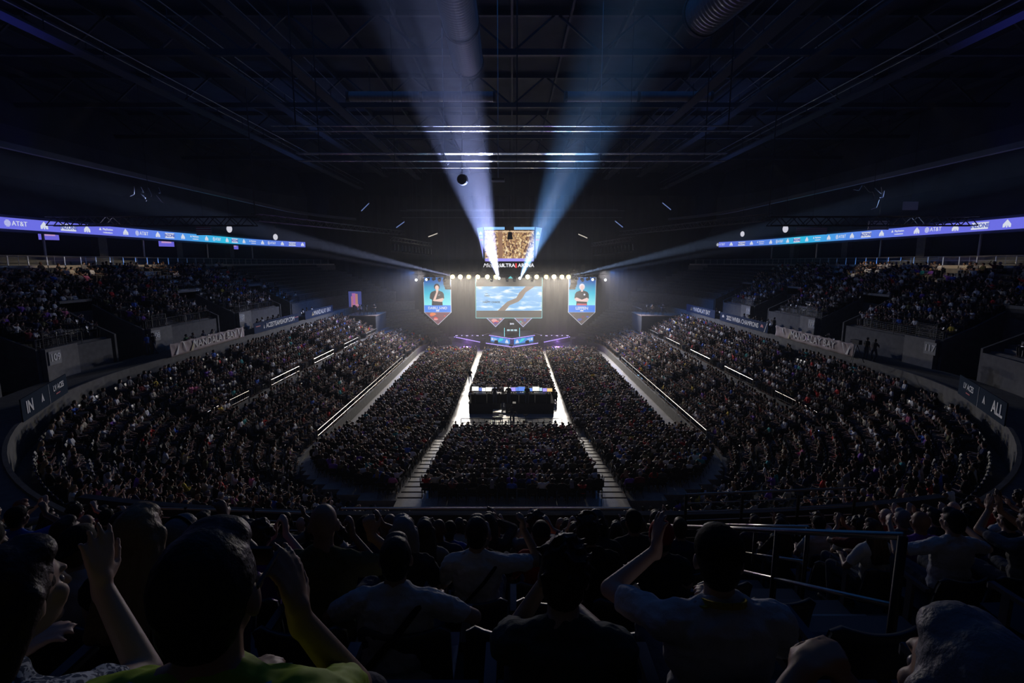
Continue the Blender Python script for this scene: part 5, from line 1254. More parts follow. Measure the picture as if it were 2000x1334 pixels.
for k, me in SEATM.items():
    me.materials.append(M_SEAT if k != 'armrest' else M_ARM); me.polygons.foreach_set('use_smooth', [k == 'backrest'] * len(me.polygons))
mb = MB().add(sb_.v, sb_.f).add(sa_.v, sa_.f)
for k, up in ((0, False),): pass
j_me = MB().add(sb_.v, sb_.f).add(sp_.v, sp_.f).add(sa_.v, sa_.f).mesh('arena_seat'); j_me.materials.append(M_SEAT)
tip = MB().add(sb_.v, sb_.f).add(sa_.v, sa_.f).add([(a, -.16 + (c - .43) * 1.0 - 0.0, .45 + (b + .17) * .95) for a, b, c in sp_.v], sp_.f).mesh('arena_seat_up'); tip.materials.append(M_SEAT)
seat_src = bpy.data.collections.new('seat_kit')
for n_, me in (('seat_0', j_me), ('seat_1', tip)): seat_src.objects.link(bpy.data.objects.new(n_, me))
fc = MB().box((0, 0, .44), (.42, .40, .03)).box((0, -.2, .72), (.42, .03, .22)).bar((-.2, -.21, .85), (-.2, .22, 0), .02).bar((.2, -.21, .85), (.2, .22, 0), .02).bar((-.2, .15, .44), (-.2, -.25, 0), .02).bar((.2, .15, .44), (.2, -.25, 0), .02).mesh('folding_chair'); fc.materials.append(mat('chair_black', (.012, .012, .013), .9, spec=.1))
fc_src = bpy.data.collections.new('chair_kit'); fc_src.objects.link(bpy.data.objects.new('chair_0', fc))
# ------------------------------------------------------------------ who sits where
AISLE_PHI = [26, 52, 78]; AISLE_Y = [44.5, 57.0, 69.5, 81.0]
def row(sg, u, spacing=.52, near0=.26):
    """(x, y, inward angle, on_near_arc angle or None, arclength from the middle)"""
    out = []; s = near0; r = RC + u
    L1 = XC; L2 = L1 + r * math.pi / 2; L3 = L2 + (YF - YC); L4 = L3 + r * R(30)
    while s < L4:
        if s < L1: x, y, a, ph = s, NY - u, 0.0, 0.0
        elif s < L2: p = (s - L1) / r; x, y, a, ph = XC + r * math.sin(p), YC - r * math.cos(p), p, math.degrees(p)
        elif s < L3: x, y, a, ph = XC + r, YC + s - L2, math.pi / 2, None
        else: p = (s - L3) / r; x, y, a, ph = XC + r * math.cos(p), YF + r * math.sin(p), math.pi / 2 + p, None
        out.append((sg * x, y, sg * a, ph, s)); s += spacing
    return out
def in_aisle(x, y, ph, u, upper):
    if upper and y < 14.5:
        if 2.25 < x < 3.6 or -4.95 < x < -3.75: return True
    r = RC + u
    if ph is not None and ph > 5: return any(abs(ph - p) < math.degrees(.62 / r) for p in AISLE_PHI)
    if ph is None and y <= YF: return any(abs(y - q) < .62 for q in AISLE_Y)
    return False
def vom(sg, x, y, ph, k):
    if k >= KV: return False
    # depth of this place measured at u = 15 along its normal
    if ph is None: yy = y
    else: yy = YC - 27.0 * math.cos(R(ph))
    return any(a - .3 < yy < c + .3 for a, c in (LV if sg < 0 else RV))
rng = random.Random(42)
people = []   # (x, y, z, rz, kit, near?, row, n, side)
seats = []
def stage_turn(x, y): return math.atan2(-(0 - x), (88 - y))
for sg in (-1, 1):
    for k in range(NL):
        u = low_u(k)
        for x, y, a, ph, s in row(sg, u):
            if y < 12.3 and abs(x) < 9 and k > 3: continue
            if in_aisle(x, y, ph, u, False): continue
            if abs(y - 50.5) < .9 and k < 6 or (ph is not None and abs(ph - 40) < 1.6 and k < 6): continue
            if k == 6 and ph is None: continue
            if y > 76.3 and abs(x) > 18.6 : continue
            if y > 83.5 - .35 * k: continue
            seats.append((x, y, low_h(k), a, 0))
            q = noise.noise(Vector((x * .13, y * .13, 3)))
            pr_ = .97 if y > 45 else .86
            if k >= 10: pr_ -= .06
            if q > .42 and y < 60: pr_ *= .35
            if rng.random() < pr_:
                kit = 0 if abs(a) < .6 else (1 if sg < 0 else 2)
                people.append((x, y, low_h(k), a, kit, False, k, 0, sg))
    for k in range(NU):
        u = up_u(k); n = 0
        for x, y, a, ph, s in row(sg, u):
            n += 1
            if in_aisle(x, y, ph, u, True) or vom(sg, x, y, ph, k): continue
            if y > 92: continue
            if k == 9 and abs(x) < 2.6: continue
            nearp = y < 22
            q = noise.noise(Vector((x * .16, y * .16, 9)))
            if y < 12: pr_ = .93
            elif y < 30: pr_ = .66 - .02 * k
            elif sg < 0: pr_ = .88 if y < 60 else (.8 if y < 66 else max(0, .75 - (y - 66) * .11 - .05 * k))
            else: pr_ = .84 if y < 62 else (.85 if y < 70 else max(0, .5 - (y - 70) * .1))
            if k >= 7 and y < 45 and y > 12: pr_ *= .62
            if q > .3: pr_ *= .45
            occ = rng.random() < pr_
            kit = 0 if abs(a) < .6 else (1 if sg < 0 else 2)
            seats.append((x, y, up_h(k), a, 0 if occ else 1, k, n, sg))
            if occ: people.append((x, y, up_h(k), a, kit, True, k, n, sg))
# floor crowd
chairs = []
for k in range(NB):                                   # the retractable block
    y0, h = blk_row(k)
    for blk in ((-4.75, 4.75), (5.85, 14.0), (-14.0, -5.85)):
        x = blk[0] + .25
        while x < blk[1]:
            if abs(x) < min(13.7, xlim(y0 - .3, -.35)):
                chairs.append((x, y0, h, 0, 0, 1.0))
                if rng.random() < .96: people.append((x + rng.uniform(-.04, .04), y0, h, 0, 0, False, k, 0, 0))
            x += .5
y = 49.9
while y < 79.5:
    for blk in ((-4.4, 4.4), (5.2, 12.9), (-12.9, -5.2)):
        if abs(blk[0]) < 5 and y > 77.6: continue
        if abs(blk[0]) > 5 and y > 78.6: continue
        x = blk[0] + .25
        while x < blk[1]:
            chairs.append((x, y, 0, 0, 0, 1.0))
            if rng.random() < .97: people.append((x + rng.uniform(-.05, .05), y + rng.uniform(-.04, .04), 0, 0, 0, False, 0, 0, 0))
            x += .5
    y += .88
y = 41.0
while y < 49.5:                                       # side blocks beside the riser
    for blk in ((5.2, 12.9), (-12.9, -5.2)):
        x = blk[0] + .25
        while x < blk[1]:
            chairs.append((x, y, 0, 0, 0, 1.0))
            if rng.random() < .96: people.append((x + rng.uniform(-.05, .05), y, 0, 0, 0, False, 0, 0, 0))
            x += .5
    y += .88
# ------------------------------------------------------------------ heroes near the camera  (row, x, spec, looks, label)
HERO = [
    (8, -1.14, .0, dict(hair='long', sl=.10, lean=22, size=.97, wide=.98, turn=-12, yaw=-8, wrR=(.08, .36, .90), poleR=(.7, 0, -1), hdR=(.02, .08, 1), hnR=(-1, .2, 0), curlR=.12, spreadR=.25, wrL=(-.15, .30, .72), sleeve=.55), 'dark brown', 'patterned', 1, 'long-haired person in blue and white patterned top, one hand raised beside her face'),
    (8, -.54, .0, dict(hair='short', sl=.03, lean=3, wide=1.12, size=1.0, yaw=4, wrR=(.10, .11, 1.00), poleR=(.25, .6, -1), hdR=(-.10, .0, 1), hnR=(-1, .1, 0), curlR=.25, wrL=(-.16, .28, .68)), 'black', 'hivis', 2, 'person in yellow-green high-visibility vest resting cheek on one hand'),
    (7, .17, -.12, dict(hair='tousled', size=1.0, sl=.05, lean=4, hfwd=.03, nod=4, wide=1.05, turn=-4, yaw=-4, wrL=(-.05, .17, 1.00), poleL=(-.35, .5, -1), hdL=(.35, .15, .9), hnL=(.3, -1, .1), curlL=.9, wrR=(.10, .42, .72), seed=4), 'dark brown', 'slate', 1, 'dark-haired person leaning forward with chin on fist, charcoal tee'),
    (8, .64, -.22, dict(hair='bob', lean=4, size=.93, wrL=(-.09, .25, .93), wrR=(.02, .24, .91), hdL=(.6, .2, .5), hdR=(-.5, .2, .5), curlL=.8, curlR=.8), 'grey', 'black', 0, 'silver-haired person low in the right bottom corner with clasped hands'),
    (7, -1.42, .1, dict(hair='long', lean=6, size=.96, wide=.95, sleeve=0, yaw=10, wrL=(-.12, .28, .7), wrR=(.12, .28, .7)), 'sandy', 'black', 0, 'sandy-haired person with bare shoulders behind the patterned top'),
    (6, -.60, -.15, dict(hair='short', sl=.05, lean=8, wide=1.12, yaw=8, wrL=(-.20, .28, .72), wrR=(.20, .26, .74), poleR=(1, -.3, -.3), poleL=(-1, -.3, -.3)), 'black', 'white', 1, 'dark-haired person in white tee with black strap across the back'),
    (7, .76, .0, dict(hair='short', hat='cap', sl=.07, lean=8, wide=1.18, nod=6, yaw=-12, wrL=(-.15, .30, .98), poleL=(-1, .2, -.5), hdL=(.05, .1, 1), hnL=(1, .2, 0), curlL=.2, spreadL=.2, wrR=(.16, .3, .72)), 'black', 'white', 1, 'capped person in white tee and yellow lanyard with a raised hand'),
    (6, -1.06, .12, dict(hair='bald', lean=6, wide=1.08, yaw=12, wrR=(.22, .16, 1.03), poleR=(1, .2, -.6), hdR=(-.1, .1, 1), curlR=1.25, hnR=(-.3, 1, 0), wrL=(-.15, .3, .7)), 'brown', 'olive', 1, 'close-cropped person in olive tee raising a closed fist'),
    (5, -.78, -.0, dict(hair='bob', lean=4, wide=.95, yaw=20), 'grey', 'charcoal', 0, 'grey-haired person between the raised fist and the strap wearer'),
    (5, -.25, .0, dict(hair='short', lean=4, wide=1.04, yaw=0, wrR=(.33, .16, 1.12), poleR=(1, -.2, -.7), hdR=(.0, .1, 1), curlR=1.2, hnR=(-1, 0, 0), wrL=(-.15, .3, .7)), 'black', 'white', 2, 'person in pale tee with thin strap, right fist held up, beyond the empty seat'),
    (5, 1.06, .0, dict(hair='short', hat='beanie', lean=4, wide=.95, size=.95, wrL=(-.14, .3, .7), wrR=(.14, .3, .7)), 'black', 'charcoal', 1, 'person wearing a bright red beanie'),
    (5, .55, .0, dict(hair='tousled', lean=10, wide=1.0, seed=8), 'dark brown', 'black', 1, 'dark-dressed person just left of the red beanie'),
    (4, 4.05, .1, dict(hair='short', lean=3, wide=1.1, wrL=(-.38, .22, 1.0), wrR=(.34, .25, 1.0), yaw=8, poleL=(-1, 0, -.6), poleR=(1, 0, -.6), sleeve=.6), 'black', 'white', 1, 'person in white tee with both arms held up right of the steps'),
    (4, 4.75, .0, dict(hair='short', lean=6, wide=1.1, yaw=5, wrL=(-.06, .36, 1.12), wrR=(.05, .36, 1.12), hdL=(.1, .2, 1), hdR=(-.1, .2, 1), hnL=(1, 0, 0), hnR=(-1, 0, 0), curlL=.1, curlR=.1), 'brown', 'grey', 0, 'person in grey tee clapping at the right edge'),
]
M_PATTERN = bpy.data.materials.new('patterned_top'); M_PATTERN.use_nodes = True
nt = M_PATTERN.node_tree; b = nt.nodes['Principled BSDF']; b.inputs['Roughness'].default_value = .8
tc = nt.nodes.new('ShaderNodeTexCoord'); wv = nt.nodes.new('ShaderNodeTexNoise'); wv.inputs['Scale'].default_value = 42; wv.inputs['Distortion'].default_value = 2.5
rp = nt.nodes.new('ShaderNodeValToRGB'); rp.color_ramp.elements[0].position = .47; rp.color_ramp.elements[0].color = (.02, .06, .14, 1); rp.color_ramp.elements[1].position = .55; rp.color_ramp.elements[1].color = (.75, .8, .85, 1)
nt.links.new(tc.outputs['Object'], wv.inputs[0]); nt.links.new(wv.outputs[0], rp.inputs[0]); nt.links.new(rp.outputs[0], b.inputs['Base Color'])
M_VIS = mat('hi_vis_yellow', (0.42, 0.62, 0.02), .7); M_VISS = mat('reflective_strip', (0.45, 0.5, 0.55), .3, .3)
MATX = {'patterned': M_PATTERN, 'hivis': M_VIS, 'slate': mat('cloth_slate', (.06, .085, .09), .85, bump=.25, bscale=45)}
row_y = lambda k: NY - up_u(k)
hero_spots = []
for i, (k, x, dy, sp, hc_, cl, sk, lb) in enumerate(HERO):
    parts, f = figure_meshes(sp, .0075 if k >= 7 else .009, fold=.010, seed=i)
    yy = row_y(k) + dy
    if k == 4: yy = YC - (RC + up_u(k)) * math.cos(math.asin((x - XC) / (RC + up_u(k)))) + dy
    b = mesh_obj('person', parts['body'], SKINS[(i * 7) % 2 if i != 9 else 1]); b.location = (x, yy, up_h(k)); tag(b, lb, 'person', None)
    hero_spots.append((k, x))
    mesh_obj('shirt', parts['shirt'], MATX.get(cl) or cloth_mat(cl), b); mesh_obj('trousers', parts['trousers'], M_JEANS, b); mesh_obj('shoe', parts['shoeL'], M_SHOE, b); mesh_obj('shoe', parts['shoeR'], M_SHOE, b)
    if 'hair' in parts: mesh_obj('hair', parts['hair'], hair_mat(hc_), b)
    if 'hat' in parts: mesh_obj({'cap': 'cap', 'beanie': 'beanie'}[sp['hat']], parts['hat'], cloth_mat('red') if sp['hat'] == 'beanie' else cloth_mat('black'), b)
    add_eyes(f, b)
    T, H_ = f['T'], sp.get('size', 1)
    if i in (5, 9):                              # bag strap over the back
        pts = [T(.17, -.02, .43), T(.12, -.10, .40), T(.05, -.136, .32), T(-.04, -.140, .22), T(-.12, -.125, .12), T(-.17, -.06, .04)]
        MB().path([p for p in pts], .013 if i == 9 else .017, 6).build('bag_strap', cloth_mat('black'), b, True)
    if i == 6:
        mb = MB(); n = 16; pts = [T(.075 * math.sin(2 * math.pi * q / n), -.03 + .075 * math.cos(2 * math.pi * q / n), .485 - .02 * math.cos(2 * math.pi * q / n)) for q in range(n + 1)]
        for a, c in zip(pts[:-1], pts[1:]): mb.bar(a, c, .006, .024)
        mb.bar(T(-.07, -.07, .485), T(-.115, .03, .45), .022, .006)
        mb.build('yellow_lanyard', cloth_mat('yellow'), b)
    if i == 1:
        for s in (-1, 1): MB().path([T(s * .10, -.11, .36), T(s * .115, -.05, .475), T(s * .11, .06, .43)], .016, 6).build('reflective_strip', M_VISS, b, True)
        mb = MB().box(f['Hd'](.0, .1, .01), (.14, .01, .035)).bar(f['Hd'](.078, .1, .012), f['Hd'](.083, -.01, .012), .006).bar(f['Hd'](-.078, .1, .012), f['Hd'](-.083, -.01, .012), .006)
        mb.build('glasses', M_STEEL_B, b)
# ------------------------------------------------------------------ the nearest of the crowd as individuals
KIT2 = []
for i, sp in enumerate(VAR):
    p, f = figure_meshes(sp, .0125, decim=.5, fold=.006, seed=i)
    KIT2.append(p)
def near_hero(k, x): return any(k == hk and abs(x - hx) < .40 for hk, hx in hero_spots)
def vis(p): 
    X, Y, Zc = camproj((p[0], p[1], p[2] + 1.0)); return Zc > .35 and -60 < X < 2060 and Y < 1500
cand = [p for p in people if p[5] and vis(p) and p[1] < 26 and not (p[6] >= 4 and near_hero(p[6], p[0]))]
block = lambda p: (p[6] == 8 and -2.1 < p[0] < 2.2) or (p[6] == 7 and -1.15 < p[0] < 2.2) or (p[6] == 6 and -1.45 < p[0] < 1.3) or (p[6] == 5 and -1.0 < p[0] < 1.3) or (3 <= p[6] <= 7 and 1.15 < p[0] < 2.3) or (p[6] == 9 and abs(p[0]) < 3.5 and p[1] < 1.5)
cand = [p for p in cand if not block(p)]
cand.sort(key=lambda p: (p[0] ** 2 + p[1] ** 2 + (p[2] - 14) ** 2))
NIND = 262
ind = cand[:NIND]; indset = set(id(p) for p in ind)
heroset = set(id(p) for p in people if p[5] and p[6] >= 4 and (near_hero(p[6], p[0]) or block(p)) or (p[5] and p[6] == 4 and 3.75 < p[0] < 5.1) or (p[5] and p[6] == 5 and p[0] > 3.6 and p[0] < 4.0))
ind = [p for p in ind if id(p) not in heroset]; indset = set(id(p) for p in ind)
rest = [p for p in people if id(p) not in indset and id(p) not in heroset and not (p[5] and p[1] < 1.2 and abs(p[0]) < 4)]
HN = {'short': 'short %s hair', 'long': 'long %s hair', 'curly': 'curly %s hair', 'bob': 'bobbed %s hair', 'tousled': 'tousled %s hair', 'tail': '%s ponytail', 'bald': 'shaved head'}
HT = {'cap': 'cap', 'backcap': 'backwards cap', 'phones': 'headphones'}
protos = []
for vi, p in enumerate(KIT2):
    protos.append(p)
SHC = ['black'] * 6 + ['charcoal'] * 5 + ['grey'] * 3 + ['white'] * 3 + ['navy'] * 3 + ['blue', 'red', 'maroon', 'olive', 'purple', 'green', 'cream']
HRC = ['black'] * 5 + ['dark brown'] * 4 + ['brown'] * 3 + ['sandy', 'grey', 'red']
def setmat(o, m):
    o.material_slots[0].link = 'OBJECT'; o.material_slots[0].material = m
for p in KIT2:
    for me in p.values():
        if not me.materials: me.materials.append(M_BLACK)
SKN = {0: 'pale', 1: 'tan', 2: 'brown', 3: 'deep'}
rng2 = random.Random(5)
def seat_no(sg, n): return '%s place %s of the middle' % (ORD[min(n, 49) - 1], 'left' if sg < 0 else 'right')
def make_person(vi, x, y, z, rz, sc=1.0):
    sh, hr, sk = rng2.choice(SHC), rng2.choice(HRC), rng2.choice((0, 0, 0, 1, 1, 2, 3))
    P = KIT2[vi]; b = bpy.data.objects.new('person', P['body']); COL.objects.link(b); setmat(b, SKINS[sk])
    b.location = (x, y, z); b.rotation_euler = (0, 0, rz); b.scale = (sc,) * 3
    for k in ('shirt', 'trousers', 'hair', 'hat', 'shoeL', 'shoeR'):
        if k not in P: continue
        nm = {'hat': {'cap': 'cap', 'backcap': 'cap', 'phones': 'headphones'}.get(VAR[vi].get('hat'), 'hat'), 'shoeL': 'shoe', 'shoeR': 'shoe'}.get(k, k)
        c = bpy.data.objects.new(nm, P[k]); COL.objects.link(c); c.parent = b
        setmat(c, {'shirt': cloth_mat(sh), 'trousers': M_JEANS, 'hair': hair_mat(hr), 'hat': cloth_mat('black'), 'shoeL': M_SHOE, 'shoeR': M_SHOE}[k])
    hd = HN[VAR[vi]['hair']]; hd = hd % hr if '%s' in hd else hd
    if 'hat' in P: hd = HT[VAR[vi]['hat']]
    return b, sh, hd
for p in ind:
    x, y, z, a, kit, _, k, n, sg = p
    vi = rng2.randrange(12)
    b, sh, hd = make_person(vi, x, y, z, a + rng2.uniform(-.12, .12), rng2.uniform(.94, 1.04))
    tag(b, 'person in %s top, %s, row %s, %s' % (sh, hd, ORD[k], seat_no(sg, n)), 'person', 'spectators seated in the near upper stand')
# seats, near ones individual
def seat_obj(x, y, z, a, label):
    t = empty('arena_seat', (x, y, z), a); tag(t, label, 'seat', 'seats of the near upper stand')
    for k, me in SEATM.items(): o = bpy.data.objects.new(k, me); COL.objects.link(o); o.parent = t
sc_ = [s for s in seats if len(s) > 5 and s[1] < 26 and camproj((s[0], s[1], s[2] + .6))[2] > .3 and -80 < camproj((s[0], s[1], s[2] + .6))[0] < 2080]
hs = [(8, -1.06), (8, -.54), (8, .05), (8, .60), (7, -1.42), (7, -.90), (7, -.37), (7, .17), (7, .76), (7, 1.30), (6, -1.60), (6, -1.06), (6, -.54), (6, .0), (6, .52), (6, 1.04)]
in_hs = lambda s: (s[5] == 8 and -1.5 < s[0] < 1.1) or (s[5] == 7 and -1.85 < s[0] < 1.8) or (s[5] == 6 and -2.05 < s[0] < 1.5) or (s[5] == 9 and abs(s[0]) < 3)
sc_ = [s for s in sc_ if not in_hs(s)]
sc_.sort(key=lambda s: s[0] ** 2 + s[1] ** 2 + (s[2] - 14) ** 2)
near_seats = sc_[:280]; nset = set(id(s) for s in near_seats)
for k, x in hs: seat_obj(x, row_y(k), up_h(k), 0, 'dark arena seat in the %s row from the camera, %s' % ({8: 'nearest', 7: 'second', 6: 'third'}[k], {-1.06: 'under the patterned top' if k == 8 else 'under the raised fist', -.54: 'under the high-visibility vest' if k == 8 else 'under the black strap', .05: 'empty between vest and corner', .60: 'under the silver-haired person', -1.42: 'under the bare shoulders', -.90: 'empty behind the strap wearer', -.37: 'empty beside the chin-on-fist person', .17: 'under the chin-on-fist person', .76: 'under the yellow lanyard', 1.30: 'empty right of the lanyard', -1.60: 'leftmost of the middle ones', 0.0: 'empty, curved top in view', .52: 'empty, ahead of the lanyard', 1.04: 'empty, ahead of the steps'}[x]))
for s in near_seats:
    seat_obj(s[0], s[1], s[2], s[3], 'dark plastic arena seat, row %s, %s' % (ORD[s[5]], seat_no(s[7], s[6])))
far_seats = [(s[0], s[1], s[2], s[3], s[4], 1.0) for s in seats if id(s) not in nset and not (len(s) > 5 and (in_hs(s) or s[1] < 1))]
o = instancer('stand_seats', far_seats, seat_src); tag(o, 'rows of grey plastic seats filling the stands around the hall', 'seats', kind='stuff')
o = instancer('floor_chairs', chairs, fc_src); tag(o, 'black folding chairs in rows across the arena floor', 'chairs', kind='stuff')
pts = []
for p in rest:
    a0, a1 = KITS[p[4]]
    pts.append((p[0], p[1], p[2], p[3] + rng2.uniform(-.15, .15), rng2.randrange(a0, a1), rng2.uniform(.93, 1.06)))
o = instancer('crowd', pts, src); tag(o, 'dense seated crowd filling the floor and the stands', 'crowd', kind='stuff')
print('PEOPLE', len(people), 'ind', len(ind), 'rest', len(rest), 'seats', len(seats), len(near_seats), 'chairs', len(chairs))
# ------------------------------------------------------------------ standing and working people
ST = []
for sp in (dict(stand=True, hair='short', lean=3), dict(stand=True, hair='short', lean=4, step=1, wrR=(.1, .3, 1.2), hat=None, yaw=20), dict(stand=True, hair='tousled', lean=12, wrL=(-.15, .35, 1.12), wrR=(.15, .35, 1.12))):
    p, f = figure_meshes(sp, .014, decim=.5)
    for me in p.values(): me.materials.append(M_BLACK)
    ST.append(p)
def stander(v, loc, rz, sh, label, hr='black', sk=1, tro=None):
    P = ST[v]; b = bpy.data.objects.new('person', P['body']); COL.objects.link(b); setmat(b, SKINS[sk]); b.location = loc; b.rotation_euler = (0, 0, rz); tag(b, label, 'person')
    for k, m in (('shirt', cloth_mat(sh)), ('trousers', tro or M_JEANS), ('hair', hair_mat(hr)), ('shoeL', M_SHOE), ('shoeR', M_SHOE)):
        c = bpy.data.objects.new(k.rstrip('LR'), P[k]); COL.objects.link(c); c.parent = b; setmat(c, m)
stander(1, (-4.9, 58.5, 0), 0, 'black', 'person in black walking in the left floor aisle')
stander(0, (-13.3, 82.5, 0), 2.6, 'black', 'person in black standing left of the stage by the floor corner')
stander(1, (-12.6, 84.0, 0), 2.9, 'cream', 'person in cream top standing left of the stage', 'sandy', 0)
stander(0, (12.8, 84.5, 0), -2.8, 'charcoal', 'person in dark clothes standing right of the stage')
stander(2, (-1.6, 46.2, 1.04), 0, 'black', 'operator in black standing left of centre at the consoles')
stander(2, (-0.3, 46.2, 1.04), .3, 'black', 'operator in black standing at the middle of consoles')
stander(0, (1.4, 46.2, 1.04), -.2, 'black', 'operator in black standing right of centre at the consoles')
stander(2, (0.0, 42.95, 0.05), 0, 'black', 'camera operator behind the tripod on the pale carpet')
for i, (px, zc, sh) in enumerate(((290, 40.5, 'blue'), (303, 41.0, 'black'), (1510, 52.5, 'black'), (1705, 37.8, 'charcoal'), (1690, 38.6, 'black'))):
    x = (px - 1000) / 1000 * zc; stander(i % 2, (x, (zc - 1.1) / .988 if abs(x) < 30 else zc, 6.75), -math.copysign(1.4, x), sh,
        ['person in blue standing in the passage beside sign 108', 'person in black standing in the passage beside sign 108', 'person in black standing between the two right rail banners', 'person in charcoal beside the camera on the right cross aisle', 'person in black behind the camera on right cross aisle'][i])
for sg in (-1, 1):
    for k in range(2):
        stander(2, (sg * 22.3 + k * 1.9 - .9, 77.9 + k, 6.0), math.pi * .9 * sg, 'charcoal' if k else 'cream', '%s person working on the %s broadcast platform' % (['nearer', 'farther'][k], 'left' if sg < 0 else 'right'), 'dark brown', 0)
for i, (x, y) in enumerate(((-.65, 83.55), (.6, 83.5))):
    b, sh, hd = make_person(i * 1, x, y + 1.5, 1.8, math.pi, 1.0); tag(b, 'player seated at the %s end of the match desk' % ['left', 'right'][i], 'person')
# broadcast camera on the right cross aisle
d_ = empty('camera_rig', W(1672, 690, 37.5)); d_.location.z = 6.75; tag(d_, 'tripod television camera on right cross aisle beside the pale banner', 'camera')
MB().tube((0, 0, 1.3), (-.45, -.3, 0), .025, 5).tube((0, 0, 1.3), (.45, -.3, 0), .025, 5).tube((0, 0, 1.3), (0, .5, 0), .025, 5).build('tripod', M_STEEL_B, d_)
MB().box((0, 0, 1.5), (.25, .7, .32)).tube((0, .3, 1.5), (0, .65, 1.5), .11, 10).build('camera_body', M_BLACK, d_)
# guests in the boxes behind the banners
gi = 0
for sg in (-1, 1):
    for zc in ((43, 44, 45.5, 46.7, 55, 56.2, 57.4, 58.6, 60, 67, 68.4, 70) if sg < 0 else (44, 53.5, 54.8, 56, 57.4, 59, 60.4, 68)):
        y = (zc - 1.1) / .988; x = sg * (14.1 + 13.2)
        b, sh, hd = make_person(rng2.randrange(12), x, y, 6.75, sg * math.pi / 2, 1.0)
        tag(b, 'person in %s top, %s, behind the %s banners, %s from camera' % (sh, hd, 'left' if sg < 0 else 'right', ORD[gi % 12 if sg < 0 else gi - 12]), 'person', 'guests seated behind the rail banners')
        q = empty('box_chair', (x, y, 6.75), sg * math.pi / 2); tag(q, 'plain chair behind the %s banners, %s from the camera' % ('left' if sg < 0 else 'right', ORD[gi % 12 if sg < 0 else gi - 12]), 'chair', 'chairs behind the rail banners')
        for kk in ('backrest', 'seat_pan'): c = bpy.data.objects.new(kk, SEATM[kk]); COL.objects.link(c); c.parent = q
        gi += 1
# ------------------------------------------------------------------ near front rail, steps and handrails
pt = [b for b in bpath(1, 15.0, -100, 9.3)]; ptl = [b for b in bpath(-1, 15.0, -100, 9.3)]
mid = [((x, NY), (0, -1)) for x in np.linspace(-2.0, 2.0, 9)]
MBn = sweep([(14.95, 8.3), (14.95, 9.62), (15.1, 9.62), (15.1, 8.3)], [b for b in ptl[::6]][::-1] + mid + [b for b in pt[::6]], closed=True)
struct(MBn.build('front_parapet', M_CONC_D))
cp = MB().tube((-3.0, 8.45, 9.72), (2.1, 8.45, 9.72), .022, 8); o = cp.build('parapet_rail', M_RAIL); tag(o, 'thin bright metal rail along the near stand front wall', 'railing')
M_TREAD = mat('step_tread', (.16, .16, .165), .6)
mb = MB(); nose = MB()
for xa, xb in ((2.3, 3.55), (-4.9, -3.8)):
    for k in range(NU):
        u = up_u(k); y = NY - u
        for j in range(2):
            mb.box(((xa + xb) / 2, y + .2 - j * .42 + .0, up_h(k) + .01 + .0 + .11 * (0 if j == 0 else 2)), (xb - xa, .40, .03 + .2 * j))
            nose.box(((xa + xb) / 2, y + .40 - j * .42, up_h(k) + .03 + (.22 if j else 0)), (xb - xa, .03, .012))
struct(mb.build('aisle_steps', M_TREAD)); struct(nose.build('step_nosing', mat('nosing_metal', (.45, .44, .42), .4, .6)))
# all the other aisles
for sg in (-1, 1):
    mb = MB()
    for k in range(NL + NU):
        up = k >= NL; kk = k - NL if up else k
        u = up_u(kk) if up else low_u(kk); h = up_h(kk) if up else low_h(kk); r = RC + u
        pl = [(XC + r * math.sin(R(p)), YC - r * math.cos(R(p)), R(p)) for p in AISLE_PHI] + [(XC + r, y, math.pi / 2) for y in AISLE_Y if y <= YF]
        for x, y, a in pl:
            if up and vom(sg, x, y, None, kk): continue
            n = Vector((math.sin(a), -math.cos(a), 0)); rm = Matrix.Rotation(sg * a, 3, 'Z')
            c = Vector((x, y, 0)) + n * .23; mb.box((sg * c.x, c.y, h + .11), (1.1, .38, .22), rm)
    struct(mb.build('stand_steps', mat('step_concrete', (.24, .24, .25), .7)))
RU = math.atan(.45 / .85)
def hr_pts(x, ya, yb, za, zb): return Vector((x, ya, za)), Vector((x, yb, zb))
def handrail(x, ya, yb, label, mid_rail=(0, 1), hoff=1.17):
    fz = lambda y: 8.67 + (NY - y - 15.85) * RISE_U / TREAD
    t = empty('stair_handrail', (x, ya, fz(ya))); tag(t, label, 'handrail'); B = Vector(t.location)
    A = Vector((x, ya, fz(ya) + hoff)) - B; Z = Vector((x, yb, fz(yb) + hoff)) - B
    MB().tube(A, Z, .024, 12).build('top_rail', M_RAIL, t, True)
    a = A.lerp(Z, mid_rail[0]) - Vector((0, 0, .45)); b = A.lerp(Z, mid_rail[1]) - Vector((0, 0, .45))
    MB().tube(a, b, .017, 10).build('middle_rail', M_RAIL, t, True)
    n = max(2, int(abs(yb - ya) / 1.3))
    for k in range(n + 1):
        p = A.lerp(Z, k / n); MB().tube(p - Vector((0, 0, hoff + .25)), p, .026, 10).build('post', M_STEEL_B, t, True)
    return t
handrail(2.30, 2.80, 8.1, 'long steel handrail down the steps right of the middle seats', (0, .55))
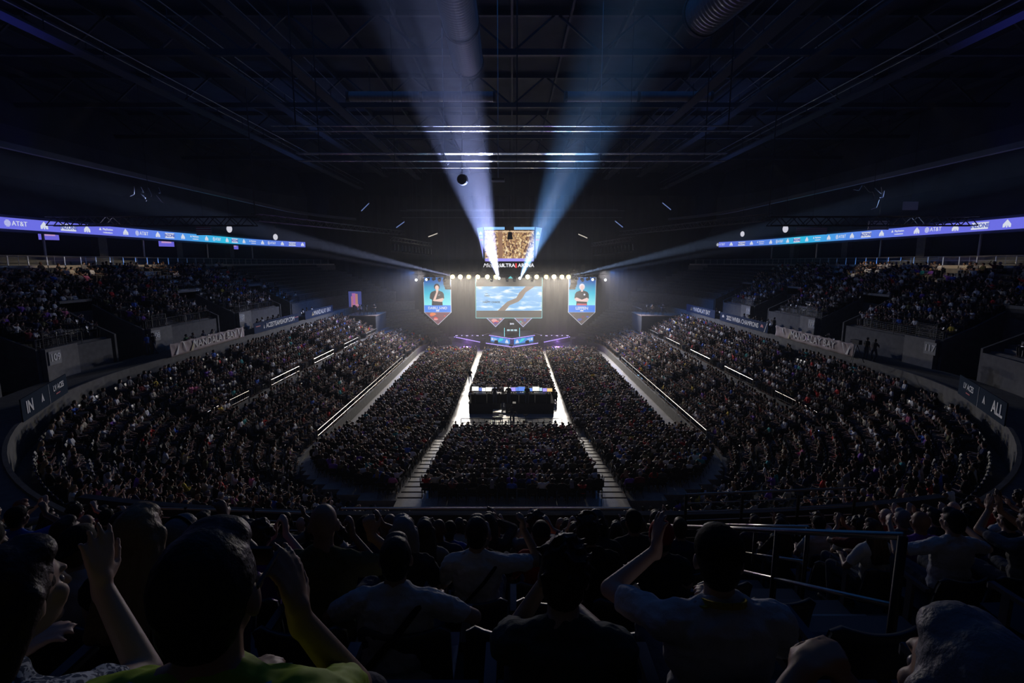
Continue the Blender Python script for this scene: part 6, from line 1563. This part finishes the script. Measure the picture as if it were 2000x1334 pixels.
handrail(-3.80, 5.2, 8.2, 'steel handrail left of the middle seats near the front wall')
handrail(3.60, 5.8, 8.3, 'shorter steel handrail on the far side of the right steps')
for i, (xa, xb, y, z) in enumerate(((-6.6, -3.2, 8.05, 9.95), (3.0, 5.9, 8.3, 10.05))):
    o = empty('barred_rail', (xa, y, z - 1.0)); tag(o, 'barred railing at the %s end of the near front wall' % ['left', 'right'][i], 'railing')
    mb = MB()
    for q in range(6): mb.tube((0, 0, 1.0 - q * .16), (xb - xa, 0, 1.0 - q * .16 + (.12 if i else -.12)), .022 if q == 0 else .009, 6)
    mb.build('bars', M_RAIL, o)
    for q in range(4): MB().tube(((xb - xa) * q / 3, 0, -.3), ((xb - xa) * q / 3, 0, 1.0), .025, 6).build('post', M_STEEL_B, o)
# ------------------------------------------------------------------ haze that fills the hall
def haze_mat(n, dens, col):
    m = bpy.data.materials.new(n); m.use_nodes = True; nt = m.node_tree; nt.nodes.remove(nt.nodes['Principled BSDF']); v = nt.nodes.new('ShaderNodeVolumeScatter')
    v.inputs['Color'].default_value = (*col, 1); v.inputs['Density'].default_value = dens; v.inputs['Anisotropy'].default_value = 0.75
    nt.links.new(v.outputs[0], nt.nodes['Material Output'].inputs['Volume']); return m
hz = MB().box((0, 80.5, 15.55), (95, 44, 30.6)).build('haze', haze_mat('stage_haze', 0.0013, (0.97, 0.93, 0.88)))
tag(hz, 'denser haze hanging around the stage and its lamps', 'haze', kind='stuff')
for z0, z1, dn, nm in ((7.5, 14.2, .0006, 'middle'),):
    hz = MB().box((0, 25.2, (z0 + z1) / 2), (95, 66.4, z1 - z0)).build('haze', haze_mat(nm + '_haze', dn, (0.80, 0.90, 1.0)))
    tag(hz, 'faint haze at the height of the upper stands', 'haze', kind='stuff')
hz = MB().box((0, 25.2, 22.52), (95, 66.4, 16.6)).build('haze', haze_mat('roof_haze', 0.0012, (0.85, 0.92, 1.0)))
tag(hz, 'thin haze layer drifting under the roof and showing the beams', 'haze', kind='stuff')
